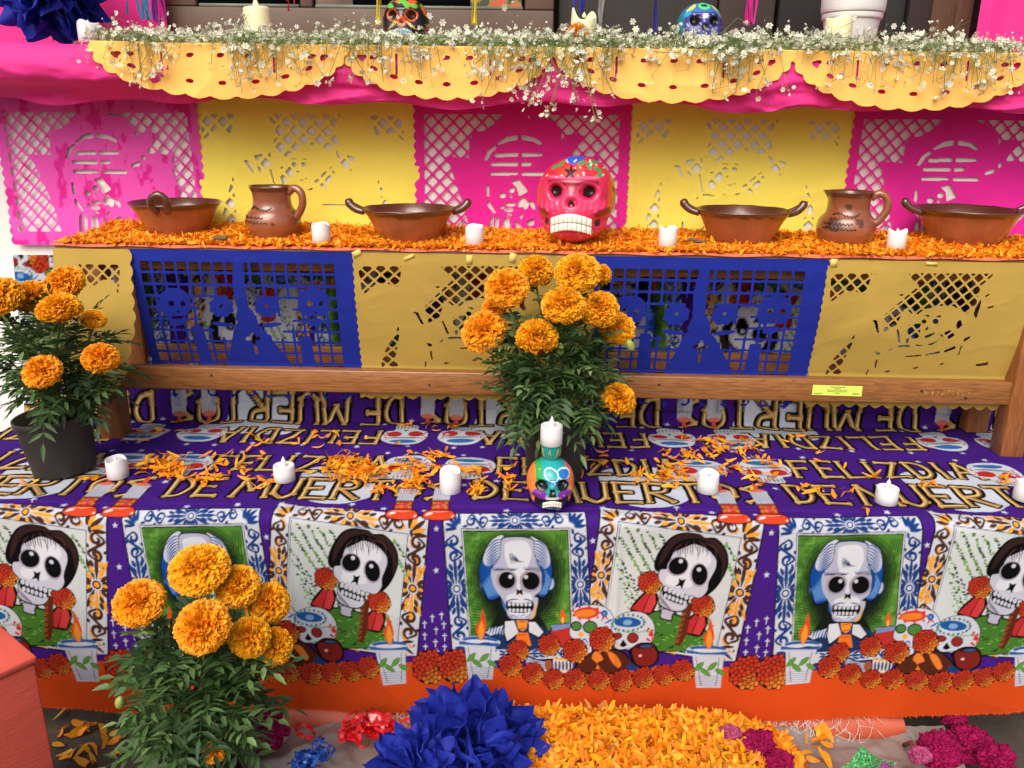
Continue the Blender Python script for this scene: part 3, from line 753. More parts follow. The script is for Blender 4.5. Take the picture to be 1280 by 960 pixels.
w = MB(); w.box((BL+.08, .004, RZ-.024), (BR-.06, .030, RZ+.024), bev=.003)
rail = w.build('front_rail', WD, bench)
w = MB(); w.box((BL+.08, .150, RZ-.012), (BR-.06, .170, RZ+.034), bev=.003); w.build('rear_rail', WD, bench)
for lx in (BL+.062, BR-.068):
    for ly in (-.004, .139):
        w = MB(); w.box((lx-.024, ly, 0), (lx+.024, ly+.045, BZ-.0265), bev=.003)
        w.build('leg', WDV, bench)
# nail heads and knots on the rail
for x, z in ((-.62, .008), (-.17, -.004), (.30, .006), (.83, .003), (.92, -.01)):
    w = MB(); w.lathe([(0, .0008), (.0022, .0008), (.003, 0)], 10); k = w.build('nail_head', mat('old_nail', S(40, 30, 24), .6), rail, True, (x, .0038, RZ+z)); k.rotation_euler[0] = math.pi/2
# scratched letters on the rail (thin carved strokes)
w = MB(); rs = random.Random(3)
for k in range(9):
    x = .84+k*.0105
    for s in range(2):
        a = rs.uniform(-.004, .004); b = rs.uniform(-.005, .005)
        p = [(x+a, .0034, RZ+b), (x+rs.uniform(-.004, .004), .0034, RZ+rs.uniform(-.006, .006)), (x+rs.uniform(-.003, .005), .0034, RZ+rs.uniform(-.005, .005))]
        w.tube(p, .0004, 4)
w.build('scratched_writing', mat('scratch', S(214, 160, 96), .8), rail)

def plane_px(p0, ex):
    p0 = np.asarray(p0, float); ex = np.asarray(ex, float); n_ = np.cross(ex, (0, 0, 1.0))
    def f(p):
        p = np.asarray(p, float); d = ray(p[..., 0], p[..., 1])
        t = ((p0-CAMLOC)@n_)/(d@n_); w_ = CAMLOC+d*t[..., None]
        return np.stack([(w_-p0)@ex, w_[..., 2]], -1)
    return f
BEX = np.array([math.cos(BROT), math.sin(BROT), 0])
BPX = plane_px(bench_w(0, 0, 0), BEX)            # picture to (along the bench, height)
WPX = plane_px((0, WALLY-.012, 0), (1, 0, 0))
SHY = 1.712
SPX = plane_px((0, SHY, 0), (1, 0, 0))

def march(field, x0, z0, cell):
    """outline a scalar field at 0.5 into a flat mesh of quads and boundary triangles"""
    h, w_ = field.shape
    ins = field > .5
    vid = {}; V = []; Q = []; T = []
    def node(i, j):
        k = (0, i, j)
        if k not in vid: vid[k] = len(V); V.append((x0+j*cell, z0+i*cell))
        return vid[k]
    def edge(i, j, i2, j2):
        k = (1, i+i2, j+j2)
        if k not in vid:
            a, b = field[i, j], field[i2, j2]; t = (.5-a)/(b-a)
            vid[k] = len(V); V.append((x0+(j+(j2-j)*t)*cell, z0+(i+(i2-i)*t)*cell))
        return vid[k]
    cnt = ins[:-1, :-1].astype(int)+ins[:-1, 1:]+ins[1:, 1:]+ins[1:, :-1]
    for i, j in zip(*np.nonzero(cnt)):
        c = ((i, j), (i, j+1), (i+1, j+1), (i+1, j))
        if cnt[i, j] == 4:
            Q.append([node(*k) for k in c]); continue
        pl = []
        for a in range(4):
            b = (a+1) % 4
            if ins[c[a]]: pl.append(node(*c[a]))
            if ins[c[a]] != ins[c[b]]: pl.append(edge(*c[a], *c[b]))
        for a in range(1, len(pl)-1): T.append((pl[0], pl[a], pl[a+1]))
    return np.array(V), Q, T
class Paper:
    """flat sheet drawn in (x, z) metres; cut-outs are real holes"""
    def __init__(s, x0, x1, z0, z1, cell=.0027, sub=3):
        s.x0, s.z0, s.cell, s.sub = x0-.01, z0-.01, cell, sub
        s.nx, s.nz = int((x1-x0+.02)/cell)+1, int((z1-z0+.02)/cell)+1
        s.px = cell/sub; s.m = np.zeros((s.nz*sub, s.nx*sub), np.float32)
        s.X, s.Z = np.meshgrid(s.x0+np.arange(s.nx*sub)*s.px, s.z0+np.arange(s.nz*sub)*s.px)
    def reg(s, pts):
        p = (np.asarray(pts, float)-np.array([s.x0, s.z0]))/s.px+.5
        o = np.zeros(s.m.shape, bool); r = rast(p, s.m.shape[1], s.m.shape[0])
        if r: x, y, m_ = r; o[y:y+m_.shape[0], x:x+m_.shape[1]] = m_
        return o
    def fill(s, pts, v=1.): s.m[s.reg(pts)] = v
    def cut(s, pts): s.fill(pts, 0.)
    def lattice(s, pts, d, w_, ox=0, oz=0):
        a = ((s.X+s.Z-ox-oz)/d) % 1; b = ((s.X-s.Z-ox+oz)/d) % 1; f = w_/d/2
        s.m[s.reg(pts) & (a > f) & (a < 1-f) & (b > f) & (b < 1-f)] = 0
    def mesh(s):
        return march(blur(s.m, 1)[s.sub//2::s.sub, s.sub//2::s.sub], s.x0, s.z0, s.cell)
def scal(p0, p1, n_, amp, k=7):
    """scalloped edge from p0 to p1"""
    p0, p1 = np.asarray(p0, float), np.asarray(p1, float); d = p1-p0; L = np.linalg.norm(d); nn = np.array([d[1], -d[0]])/L
    t = np.linspace(0, 1, n_*k+1); return [tuple(p0+d*a+nn*amp*abs(math.sin(math.pi*n_*a))) for a in t]
def paper_obj(name, mesh2, f3, m, label, cat='paper banner', group=None, xs_=1.0, dx=0., dz=0., col=None, xref=0.):
    V, Q, T = mesh2
    P = f3((V[:, 0]-xref)*xs_+xref+dx, V[:, 1]+dz)
    b = MB(); b.add(P, Q if len(Q) else None, T if len(T) else None, col if col is not None else (1, 1, 1))
    return tag(b.build(name, m), label, cat, group)
def zp(ox, oy, k, F): return lambda pts: F(np.asarray(pts, float)/k+np.array([ox, oy]))

PBLUE = mat('blue_tissue', S(30, 46, 152), .75, .10, 7., .3, 25., trans=.22, spec=.2)
PGOLD = mat('gold_tissue', S(200, 168, 82), .75, .08, 7., .35, 25., trans=.28, spec=.2)
PYEL = mat('yellow_tissue', S(255, 240, 104), .75, .05, 5., .3, 20., trans=.06, spec=.2)
PPINK = mat('magenta_tissue', S(236, 44, 162), .75, .08, 6., .3, 25., trans=.08, spec=.2)
PSWAG = mat('apricot_tissue', S(254, 200, 106), .75, .06, 8., .3, 25., trans=.12, spec=.2)

# ---- blue sheet with skulls, cross and dress
zb = zp(160, 300, 4.414, BPX)
top = BPX(np.array([(300, 308)]))[0][1]
def bx_(x, y): return zb([(x, y)])[0]
tl, tr_ = bx_(12, 28), bx_(1250, 50)
xL, xR = tl[0], tr_[0]; zT = PLZ+BZ-.004; zB = bx_(600, 905)[1]
pb = Paper(xL-.004, xR+.004, zB-.03, zT)
pb.fill([(xL, zT)]+scal((xL, zT), (xL, zB+.02), 14, .004)[::1][1:]+[(xL+(xR-xL)*i/22, zB+(.022 if i % 2 else 0)) for i in range(1, 22)]+scal((xR, zB+.02), (xR, zT), 14, .004))
x1, x2 = bx_(73, 143)[0], bx_(1155, 143)[0]; z1 = bx_(600, 118)[1]; ncol = 16; pit = (x2-x1)/ncol; bw = pit*.20
gridm = (((pb.X-x1) % pit) < pit-bw) & (((z1-pb.Z) % pit) < pit-bw) & (pb.X > x1) & (pb.X < x2-bw*.5) & (pb.Z < z1) & (pb.Z > z1-pit*12.6)
pb.m[gridm] = 0
F = lambda pts, v=1.: pb.fill(zb(pts), v)
for op in ([(385, 318), (450, 312), (470, 420), (460, 490), (400, 485)], [(455, 425), (590, 400), (575, 500), (545, 548), (470, 542)], [(545, 250), (600, 250), (600, 420), (560, 420)], [(655, 250), (690, 255), (720, 420), (660, 420)], [(700, 430), (838, 425), (845, 552), (790, 552), (720, 480)], [(840, 320), (905, 330), (900, 500), (850, 500)]): F(op, 0)
F([(588, 100), (640, 100), (648, 250), (664, 400), (600, 400), (578, 250)])                 # post of the cross-shaped figure
F(ell(640, 425, 52, 56))
F([(600, 450), (690, 450), (745, 510), (890, 720), (515, 720), (570, 505)])                   # dress
F(ell(515, 472, 64, 13, rot=.12)); F(ell(785, 474, 60, 13, rot=-.12))
for fx in (512, 765):
    F([(fx+(74 if i % 2 else 62)*math.cos(i*math.pi/8), 370+(66 if i % 2 else 56)*math.sin(i*math.pi/8)) for i in range(16)])
    F(ell(fx, 366, 11), 0)
for (sx, sg) in ((255, 1), (1022, -1)):
    F(crv([(sx-85, 330), (sx-60, 280), (sx, 262), (sx+65, 285), (sx+90, 350), (sx+70, 410), (sx+40, 430), (sx+40, 470), (sx-30, 480), (sx-40, 430), (sx-75, 400)], 6, True))
    F(ell(sx-20, 350, 17), 0); F(ell(sx+45, 352, 15), 0); F([(sx+10, 385), (sx+32, 405), (sx+5, 405)], 0)
    F([(sx-25, 425), (sx+45, 420), (sx+40, 436), (sx-22, 440)], 0)
    F([(sx+85, 480), (sx+145, 480), (sx+190, 730), (sx+115, 730)] if sg > 0 else [(sx-85, 540), (sx-25, 540), (sx-5, 730), (sx-80, 730)])
F([(660, 520), (685, 520), (690, 545), (715, 545), (712, 565), (688, 565), (690, 590), (668, 590), (665, 568), (632, 568), (632, 548), (658, 545)], 0)
F([(672, 600), (692, 600), (698, 650), (680, 650)], 0)
mblue = pb.mesh()
def bench_sheet(seed, amp=.004, bulge=.006):
    def f3(x, z):
        d = np.clip((zT-z)/.2, 0, 1.2)
        y = -.0045-d*bulge*np.sin(np.clip(d, 0, 1)*2.2)-amp*(d+.15)*fbm(np.stack([x*8, z*5, x*0], -1), 3, seed)*1.6-.0022*(d+.3)*ridge(np.stack([x*7+z*5, z*9-x*3, x*0], -1), 3, seed+50)
        # towards the rail the paper slips behind it
        k = np.clip((zT-.02-z)/(zT-.02-PLZ-RZ-.03), 0, 1)**1.3
        y = y*(1-k)+(.035+.002*np.sin(x*30))*k
        return np.array([0, 1.62, 0])+np.stack([x*math.cos(BROT)-y*math.sin(BROT), x*math.sin(BROT)+y*math.cos(BROT), z], -1)
    return f3
sB1 = paper_obj('cut_paper_banner', mblue, bench_sheet(1), PBLUE, 'blue cut paper banner with skulls and cross, at the left end of the bench', group='cut paper banners on the bench')
tx2 = BPX(np.array([(741, 316), (1036, 318)]))
sc2 = (tx2[1, 0]-tx2[0, 0])/(xR-xL)
sB2 = paper_obj('cut_paper_banner', mblue, bench_sheet(2), PBLUE, 'blue cut paper banner with skulls and cross, right of the centre marigold pot', group='cut paper banners on the bench', xs_=sc2, dx=tx2[0, 0]-xL, xref=xL)
# ---- gold sheets with the boy
zy = zp(1000, 310, 4.571, BPX)
tg = BPX(np.array([(1037, 318), (1318, 322)])); gL, gR = tg[0, 0], tg[1, 0]
zBg = zy([(600, 925)])[0][1]
pg = Paper(gL-.004, gR+.004, zBg-.012, zT)
pg.fill([(gL, zT)]+scal((gL, zT), (gL, zBg), 18, .003)[1:]+scal((gL, zBg), (gR, zBg), 16, .008)[1:]+scal((gR, zBg), (gR, zT), 18, .003)[1:])
G = lambda pts, v=0.: pg.fill(zy(pts), v)
LAT = lambda pts: pg.lattice(zy(pts), .0243, .0052, *zy([(290, 190)])[0])
LAT([(175, 142), (440, 140), (405, 165), (360, 285), (320, 245), (260, 240), (170, 315)])
LAT([(605, 140), (1110, 140), (1030, 210), (1010, 330), (960, 380), (880, 330), (800, 330), (720, 345), (660, 390), (600, 340), (560, 440), (490, 480), (485, 380), (600, 280), (680, 210)])
LAT([(625, 440), (700, 430), (700, 520), (620, 525)]); LAT([(810, 500), (900, 460), (910, 500), (860, 535)])
LAT([(330, 490), (320, 550), (260, 720), (300, 750), (180, 750), (200, 680), (270, 580)])
for p in ([(410, 408), (445, 412), (465, 490), (450, 485), (432, 425)], [(565, 260), (590, 258), (592, 268), (568, 270)], [(560, 460), (575, 470), (590, 545), (578, 548)], [(620, 525), (640, 525), (635, 550), (622, 550)],
          [(720, 380), (755, 385), (752, 393), (720, 390)], [(785, 385), (815, 383), (812, 398), (785, 396)], [(745, 445), (748, 470), (720, 472)], [(720, 510), (790, 482), (780, 500), (740, 522)],
          [(570, 565), (650, 560), (648, 572), (575, 575)], [(520, 598), (550, 575), (552, 585), (525, 602)], [(450, 600), (490, 610), (468, 630)], [(672, 545), (690, 560), (725, 558), (722, 568), (685, 568)], [(745, 560), (790, 545), (808, 530), (805, 545), (770, 566)],
          [(625, 630), (725, 622), (725, 632), (628, 638)], [(745, 622), (830, 600), (835, 612), (748, 630)], [(850, 600), (915, 568), (918, 585), (855, 612)], [(465, 650), (475, 650), (468, 710), (458, 708)], [(425, 715), (435, 715), (422, 755), (414, 755)],
          [(520, 728), (555, 718), (552, 730), (528, 738)], [(680, 705), (718, 696), (712, 708), (684, 714)], [(835, 682), (865, 675), (860, 688), (838, 690)], [(955, 525), (998, 508), (990, 525), (960, 545)], [(945, 565), (955, 565), (940, 628), (932, 625)],
          [(1010, 330), (1040, 280), (1030, 350), (1018, 410), (1000, 380)], [(1055, 270), (1088, 252), (1085, 262), (1058, 280)], [(1070, 335), (1110, 325), (1112, 335), (1075, 345)], [(910, 420), (930, 410), (940, 440), (918, 470), (905, 450)], [(1040, 685), (1110, 670), (1125, 655), (1110, 690), (1050, 695)]): G(p)
G(ell(718, 420, 14)); G(ell(783, 420, 17))
mgold = pg.mesh()
paper_obj('cut_paper_banner', mgold, bench_sheet(3, .006, .012), PGOLD, 'gold cut paper banner at the right end of the bench, above the green sticker', group='cut paper banners on the bench')
tg1 = BPX(np.array([(443, 311), (741, 315)]))
paper_obj('cut_paper_banner', mgold, lambda x, z: bench_sheet(4, .004)(x, z)+np.array([0, -.0012, 0]), PGOLD, 'gold cut paper banner behind the flowers of the centre marigold pot', group='cut paper banners on the bench', xs_=(tg1[1, 0]-tg1[0, 0]+.004)/(gR-gL), dx=tg1[0, 0]-gL, xref=gL)
# ---- gold sheet folded round the left end
zl = zp(0, 270, 7.383, BPX)
eL, eR = BPX(np.array([(70, 306)]))[0][0], BPX(np.array([(163, 308)]))[0][0]
pe = Paper(eL-.02, eR+.03, BPX(np.array([(120, 492)]))[0][1], zT+.001)
def pxs(*pp): return [tuple(v) for v in BPX(np.array(pp, float))]
pe.fill([(eL, zT)]+pxs((78, 400), (88, 470), (100, 485))+scal(pxs((105, 486))[0], pxs((150, 486))[0], 4, .006)+scal(pxs((150, 486))[0], pxs((168, 462))[0], 2, .006)+scal(pxs((168, 462))[0], pxs((176, 400))[0], 3, .006)+scal(pxs((176, 400))[0], (eR, zT), 5, .006))
pe.lattice(zl([(750, 428), (1140, 432), (1150, 720), (1100, 600), (1000, 565), (870, 660), (870, 590), (800, 480)]), .0243, .0052, *zl([(985, 505)])[0])
def f_end(x, z):
    d = np.clip((zT-z)/.27, 0, 1.2)
    y = -.0085-.030*d-.010*np.sin(d*3)*d-.004*fbm(np.stack([x*10, z*7, x*0], -1), 3, 8)
    return np.array([0, 1.62, 0])+np.stack([x*math.cos(BROT)-y*math.sin(BROT), x*math.sin(BROT)+y*math.cos(BROT), z], -1)
paper_obj('cut_paper_banner', pe.mesh(), f_end, PGOLD, 'narrow gold paper with scalloped edge folded round the left end of the bench', group='cut paper banners on the bench')
# salmon paper laid on the seat, thin stripe shows at the edge
w = MB(); ed = []
for x in np.linspace(BL-.004, BR, 200):
    wv = .0008*math.sin(x*40)
    ed.append([(x, .234, BZ+.0032), (x, .02, BZ+.0034), (x, -.003, BZ+.0036), (x, -.0058+wv, BZ+.0026), (x, -.0064+wv, BZ-.001+wv*1.5)])
so = w.build if False else None
w.grid(np.array(ed)); o = w.build('seat_paper', mat('salmon_paper', S(226, 112, 74), .75, .08, 10., .2, 40.), None)
o.location = (0, 1.62, PLZ); o.rotation_euler[2] = BROT
tag(o, 'salmon paper laid over the bench seat under the petals', 'paper')
# pieces of masking tape
def tape(px, py, wd, ht, a, label):
    x, z = BPX(np.array([(px, py)]))[0]; c, s = math.cos(a), math.sin(a)
    b = MB(); t = .0005
    pts = [(-wd/2*c+ht/2*s, 0, -wd/2*s-ht/2*c), (wd/2*c+ht/2*s, 0, wd/2*s-ht/2*c), (wd/2*c-ht/2*s, 0, wd/2*s+ht/2*c), (-wd/2*c-ht/2*s, 0, -wd/2*s+ht/2*c)]
    f = [(p[0], -t, p[2]) for p in pts]; bk = [(p[0], 0, p[2]) for p in pts]
    b.add(f+bk, [(0, 1, 2, 3), (0, 4, 5, 1), (1, 5, 6, 2), (2, 6, 7, 3), (3, 7, 4, 0)])
    p = bench_w(x, -.0064, z-PLZ); o_ = b.build('tape_strip', mat('masking_tape', S(222, 192, 100), .55, .05), None, False, p); o_.rotation_euler[2] = BROT
    tag(o_, label, 'tape', 'tape strips on the banners')
tape(78, 315, .014, .016, .05, 'short yellow tape strip at the left corner of the bench')
tape(152, 318, .012, .02, -.1, 'yellow tape strip where the left gold paper meets the first blue banner')
tape(447, 316, .018, .012, .5, 'yellow tape strip at the left top corner of the centre gold banner')
tape(512, 321, .022, .007, .45, 'slanted narrow yellow tape strip on the centre gold banner')
tape(587, 324, .012, .018, -.05, 'upright yellow tape strip on the centre gold banner, next to the slanted one')
tape(641, 322, .013, .019, -.15, 'yellow tape strip above the left flowers of the centre marigold pot')
tape(1041, 328, .013, .016, .0, 'yellow tape strip where the right blue banner meets the right gold banner')
tape(1163, 329, .022, .006, -.08, 'flat yellow tape strip at the middle of the right gold banner')
# green sticker on the rail
x, z = BPX(np.array([(1047, 490)]))[0]
w = MB(); w.add([(-.05, 0, -.010), (.05, 0, -.0115), (.05, 0, .0105), (-.05, 0, .0115)], [(0, 1, 2, 3)])
st = w.build('inventory_sticker', mat('sticker_green', S(206, 226, 96), .5, .04), rail, False, (x, .0028, z-PLZ))
w = MB()
for (tx, tz, ww, hh) in ((0, .0075, .030, .0014), (0, .0045, .014, .0014), (0, .0012, .042, .0012), (0, -.002, .040, .0012), (0, -.0055, .010, .0014), (-.038, -.0065, .016, .002), (.038, -.006, .014, .003)):
    nn = int(ww/.0024)
    for i in range(nn):
        xx = tx-ww/2+ww*(i+.5)/nn
        w.add([(xx-.0008, -.0008, tz-hh/2), (xx+.0007, -.0008, tz-hh/2), (xx+.0007, -.0008, tz+hh/2*RNG.uniform(.5, 1)), (xx-.0008, -.0008, tz+hh/2)], [(0, 1, 2, 3)])
w.build('print', mat('ink', S(30, 40, 24), .7), rail, False, (x, .0028, z-PLZ))

# ------------------------------------------------------------------ banners on the wall
zpk = zp(510, 110, 4.414, WPX)
def wx(x, y): return zpk([(x, y)])[0]
pL, pR = wx(48, 400)[0], wx(1215, 400)[0]; pT, pB = wx(600, -40)[1], wx(600, 880)[1]
pp = Paper(pL-.008, pR+.008, pB, pT, .003)
pp.fill([(pL, pT)]+scal((pL, pT), (pL, pB), 17, .006)[1:]+[(pR, pB)]+scal((pR, pB), (pR, pT), 17, .006)[1:])
K = lambda pts, v=0.: pp.fill(zpk(pts), v)
LK = lambda pts: pp.lattice(zpk(pts), .0315, .0058, *zpk([(170, 185)])[0])
LK([(88, 140), (548, 142), (540, 158), (470, 200), (420, 235), (365, 240), (340, 300), (340, 385), (215, 375), (300, 620), (350, 800), (90, 800)])
LK([(700, 145), (1175, 148), (1150, 805), (1085, 805), (1040, 450), (1055, 380), (905, 370), (935, 310), (985, 260), (880, 255), (850, 285), (845, 215), (780, 175)])
K([(490, 305), (550, 265), (610, 255), (610, 285), (560, 292), (505, 312)]); K([(628, 255), (700, 270), (745, 300), (732, 315), (690, 292), (628, 285)])
K([(418, 398), (440, 345), (485, 312), (492, 328), (460, 360), (438, 400)])
K([(478, 358), (610, 352), (610, 378), (480, 380)]); K([(628, 352), (750, 358), (740, 375), (628, 380)])
K([(455, 408), (610, 405), (610, 430), (460, 430)]); K([(628, 405), (690, 405), (680, 430), (628, 430)])
K([(455, 460), (610, 458), (610, 480), (458, 482)]); K([(628, 460), (775, 462), (772, 484), (630, 482)])
K(ell(524, 590, 20, 17)); K(ell(575, 562, 18, 17, rot=-.4)); K(ell(570, 596, 11, 10)); K([(565, 515), (615, 500), (668, 570), (612, 598), (600, 545)])
K([(432, 535), (448, 525), (452, 600), (435, 600)]); K([(435, 625), (450, 620), (490, 690), (475, 690), (440, 650)])
K([(455, 720), (475, 690), (475, 800), (452, 800)]); K([(485, 715), (508, 700), (500, 800), (482, 800)]); K([(530, 715), (560, 715), (572, 790), (520, 790)])
K(ell(522, 655, 14, 12)); K(ell(568, 640, 32, 13)); K(ell(560, 672, 28, 12)); K(ell(630, 630, 20, 32, rot=.6)); K(ell(655, 645, 14, 26, rot=.3)); K(ell(690, 645, 12, 30, rot=-.4))
K([(610, 700), (640, 685), (630, 730)]); K([(580, 730), (610, 735), (650, 790), (620, 795)]); K([(650, 735), (700, 715), (700, 755), (665, 758)]); K(ell(560, 700, 18, 8))
K([(800, 430), (860, 410), (850, 440), (800, 450)]); K([(868, 385), (890, 380), (892, 405), (868, 410)])
mpink = pp.mesh()
def wall_sheet(seed, amp=.005, off=.002):
    def f3(x, z):
        y = WALLY-off-.0022-amp*(.4+fbm(np.stack([x*5, z*4, x*0], -1), 3, seed))-.0016*ridge(np.stack([x*6+z*3, z*8-x*2, x*0], -1), 3, seed+50)
        y = y-.006*np.clip((wx(0, 760)[1]+.03-z)/.05, 0, 1)
        return np.stack([x, y, z], -1)
    return f3
paper_obj('wall_paper_banner', mpink, wall_sheet(11), PPINK, 'magenta cut paper banner behind the red painted skull', group='cut paper banners on the wall')
a_ = WPX(np.array([(6, 220), (1062, 220), (252, 220)]))
PMOT = mat('magenta_tissue_wet', None, .75, .04, 6., .3, 25., trans=.08, spec=.2)
mo = np.clip((fbm(np.stack([mpink[0][:, 0]*48, mpink[0][:, 1]*26, mpink[0][:, 0]*0], -1), 5, 21)-.20)*16, 0, 1)[:, None]
paper_obj('wall_paper_banner', mpink, wall_sheet(12, .010), PMOT, 'faded magenta cut paper banner with dark damp spots, at the left of the wall', group='cut paper banners on the wall', xs_=(a_[2, 0]-a_[0, 0])/(pR-pL), dx=a_[0, 0]-pL, xref=pL, dz=-.006, col=lin((240, 90, 192))*(1-mo)+lin((226, 44, 156))*mo)
paper_obj('wall_paper_banner', mpink, wall_sheet(13), PPINK, 'magenta cut paper banner behind the rightmost clay bowl', group='cut paper banners on the wall', dx=a_[1, 0]-pL, xref=pL)
zyw = zp(780, 120, 4.414, WPX)
yl = WPX(np.array([(788, 220), (1061, 220)])); yL, yR = yl[0, 0], yl[1, 0]
py_ = Paper(yL-.008, yR+.008, pB, pT, .003)
py_.fill([(yL, pT)]+scal((yL, pT), (yL, pB), 17, .006)[1:]+[(yR, pB)]+scal((yR, pB), (yR, pT), 17, .006)[1:])
W = lambda pts, v=0.: py_.fill(zyw(pts), v)
LW = lambda pts: py_.lattice(zyw(pts), .0348, .0105, *zyw([(600, 172)])[0])
LW([(440, 125), (865, 130), (810, 200), (830, 300), (760, 320), (640, 290), (560, 345), (500, 370), (440, 320), (490, 240), (480, 180)])
LW([(80, 125), (290, 125), (230, 240), (170, 200), (70, 275)]); LW([(1010, 135), (1195, 138), (1200, 290), (1150, 225), (1045, 250)])
LW([(345, 355), (440, 335), (435, 400), (360, 450)]); LW([(800, 320), (905, 370), (870, 445), (820, 400)])
LW([(470, 420), (550, 410), (545, 500), (480, 530)]); LW([(655, 500), (770, 410), (780, 450), (715, 540)])
LW([(215, 460), (200, 640), (190, 740), (110, 720), (130, 660), (160, 580)]); LW([(1010, 470), (1050, 600), (1060, 750), (960, 760), (1020, 640)])
for p in ([(440, 540), (505, 543), (505, 550), (440, 550)], [(530, 535), (575, 545), (570, 552)], [(600, 545), (650, 530), (640, 545)], [(420, 430), (430, 430), (442, 530), (434, 530)], [(320, 690), (332, 690), (330, 765), (320, 765)], [(282, 378), (310, 382), (335, 450), (322, 448)], [(400, 565), (420, 548), (410, 570)],
          [(550, 460), (580, 490), (625, 478), (620, 486), (578, 496)], [(552, 370), (586, 368), (586, 374), (552, 376)], [(612, 372), (640, 374), (640, 380), (612, 378)], [(565, 440), (585, 438), (575, 454)], [(680, 620), (850, 628), (850, 634), (680, 630)]): W(p)
W(ell(562, 405, 14)); W(ell(615, 405, 14))
myel = py_.mesh()
paper_obj('wall_paper_banner', myel, wall_sheet(14, .005, .001), PYEL, 'yellow cut paper banner on the wall above the clay bowl beside the right jug', group='cut paper banners on the wall')
b_ = WPX(np.array([(251, 220), (522, 220)]))
paper_obj('wall_paper_banner', myel, wall_sheet(15, .005, .001), PYEL, 'yellow cut paper banner on the wall behind the left clay jug', group='cut paper banners on the wall', xs_=(b_[1, 0]-b_[0, 0])/(yR-yL), dx=b_[0, 0]-yL, xref=yL)

# ------------------------------------------------------------------ sill: pink tissue drape and apricot swags
zs0 = SPX(np.array([(640, 62)]))[0][1]      # height of the sill edge
SILZ = 1.2455
PDR = mat('pink_tissue_drape', S(238, 56, 146), .7, .08, 7., .5, 30., trans=.16, spec=.3)
xs = np.linspace(-1.35, 1.35, 420)
bot = SPX(np.stack([np.full(420, 640.), np.full(420, 131.)], -1))[:, 1]
prof = []
for x, b in zip(xs, bot):
    lf = np.clip((-.62-x)/.12, 0, 1)                       # left end bulges over a folded lower flap
    pr = [(x, 1.95, SILZ+.003), (x, 1.82, SILZ+.004), (x, 1.735, SILZ+.006), (x, 1.722-.010*lf, SILZ+.002), (x, 1.716-.020*lf, SILZ-.014), (x, 1.715-.026*lf, SILZ-.04), (x, 1.716-.018*lf, SILZ-.062), (x, 1.722+.02*lf, SILZ-.072), (x, 1.726+.045*lf, SILZ-.090), (x, 1.732+.05*lf, b+.004*math.sin(x*9)+.006*math.sin(x*23+1))]
    prof.append(pr)
P = np.array(prof)
P = np.stack([crv(P[i], 4) for i in range(len(P))])
d = np.clip((SILZ-P[..., 2])/.05, 0, 1)
P[..., 1] -= (.25+d)*.008*ridge(np.stack([P[..., 0]*5+P[..., 2]*12, P[..., 2]*16-P[..., 0]*3, P[..., 0]*0], -1), 3, 35)
P[..., 1] -= d*(.016*fbm(np.stack([P[..., 0]*9+P[..., 2]*7, P[..., 2]*22, P[..., 0]*0], -1), 3, 31)+.002*np.sin(P[..., 0]*45+P[..., 2]*40))
P[..., 2] += .004*fbm(np.stack([P[..., 0]*14, P[..., 1]*14, P[..., 0]*0], -1), 2, 33)
w = MB(); w.grid(P); tag(w.build('pink_paper_drape', PDR), 'crumpled pink tissue paper draped over the window sill', 'drape')
# scalloped swags
def swag(xl, xr, ytop, ybot, label, seed):
    p = SPX(np.array([(xl, ytop), (xr, ytop), ((xl+xr)/2, ybot)], float))
    cx, hw = (p[0, 0]+p[1, 0])/2, (p[1, 0]-p[0, 0])/2; zt, zb_ = SILZ+.006, p[2, 1]; hgt = zt-zb_
    S_ = Paper(cx-hw-.012, cx+hw+.012, zb_-.008, zt+.05, .0026)
    arc = []
    ns = 15
    for i in range(ns*8+1):
        t = i/(ns*8)*math.pi
        c, s = math.cos(t), math.sin(t)
        am = .0062*abs(math.sin(ns*t)); nx_, nz_ = c/hw, s/hgt; nl = math.hypot(nx_, nz_)
        arc.append((cx-hw*c-am*nx_/nl, zt-hgt*s-am*nz_/nl))
    S_.fill([(cx-hw, zt+.045)]+arc+[(cx+hw, zt+.045)])
    for i in range(1, 10):
        t = i/10*math.pi; ex, ez = cx-hw*.86*math.cos(t), zt-hgt*.74*math.sin(t)
        S_.cut(ell(ex, ez, .0085, .0042, 14, math.atan2(-hgt*math.cos(t), hw*math.sin(t))*.8))
    for f in (-.48, .42): S_.cut([(cx+hw*f-.0022, zt-.012), (cx+hw*f+.0022, zt-.012), (cx+hw*f+.0022, zt-.05), (cx+hw*f-.0022, zt-.05)])
    for f in (-.8, -.7, -.25, .0, .22, .72, .82): S_.cut(ell(cx+hw*f, zt-.019, .008, .0045, 12, .2))
    V, Q, T = S_.mesh()
    x, z = V[:, 0], V[:, 1]
    y = SHY-.004-.008*np.clip((zt-z)/hgt, 0, 1)-.006*(fbm(np.stack([x*9, z*12, x*0], -1), 2, seed)+.3)-.003*ridge(np.stack([x*9, z*9, x*0], -1), 2, seed)-np.where(x < -.7, .024, 0)*np.clip((-.6-x)/.2, 0, 1)
    over = z > zt
    P = np.stack([x, np.where(over, y+(z-zt), y), np.where(over, zt+.002, z)], -1)
    b = MB(); b.add(P, Q, T); tag(b.build('paper_swag', PSWAG), label, 'paper swag', 'scalloped paper swags along the sill')
swag(122, 434, 58, 120, 'scalloped apricot paper swag at the left end, under the upright cream candle', 41)
swag(428, 690, 61, 121, 'scalloped apricot paper swag under the black painted skull', 42)
swag(694, 992, 64, 125, 'scalloped apricot paper swag under the blue and purple painted skull', 43)
swag(992, 1300, 68, 135, 'scalloped apricot paper swag under the white bucket', 44)

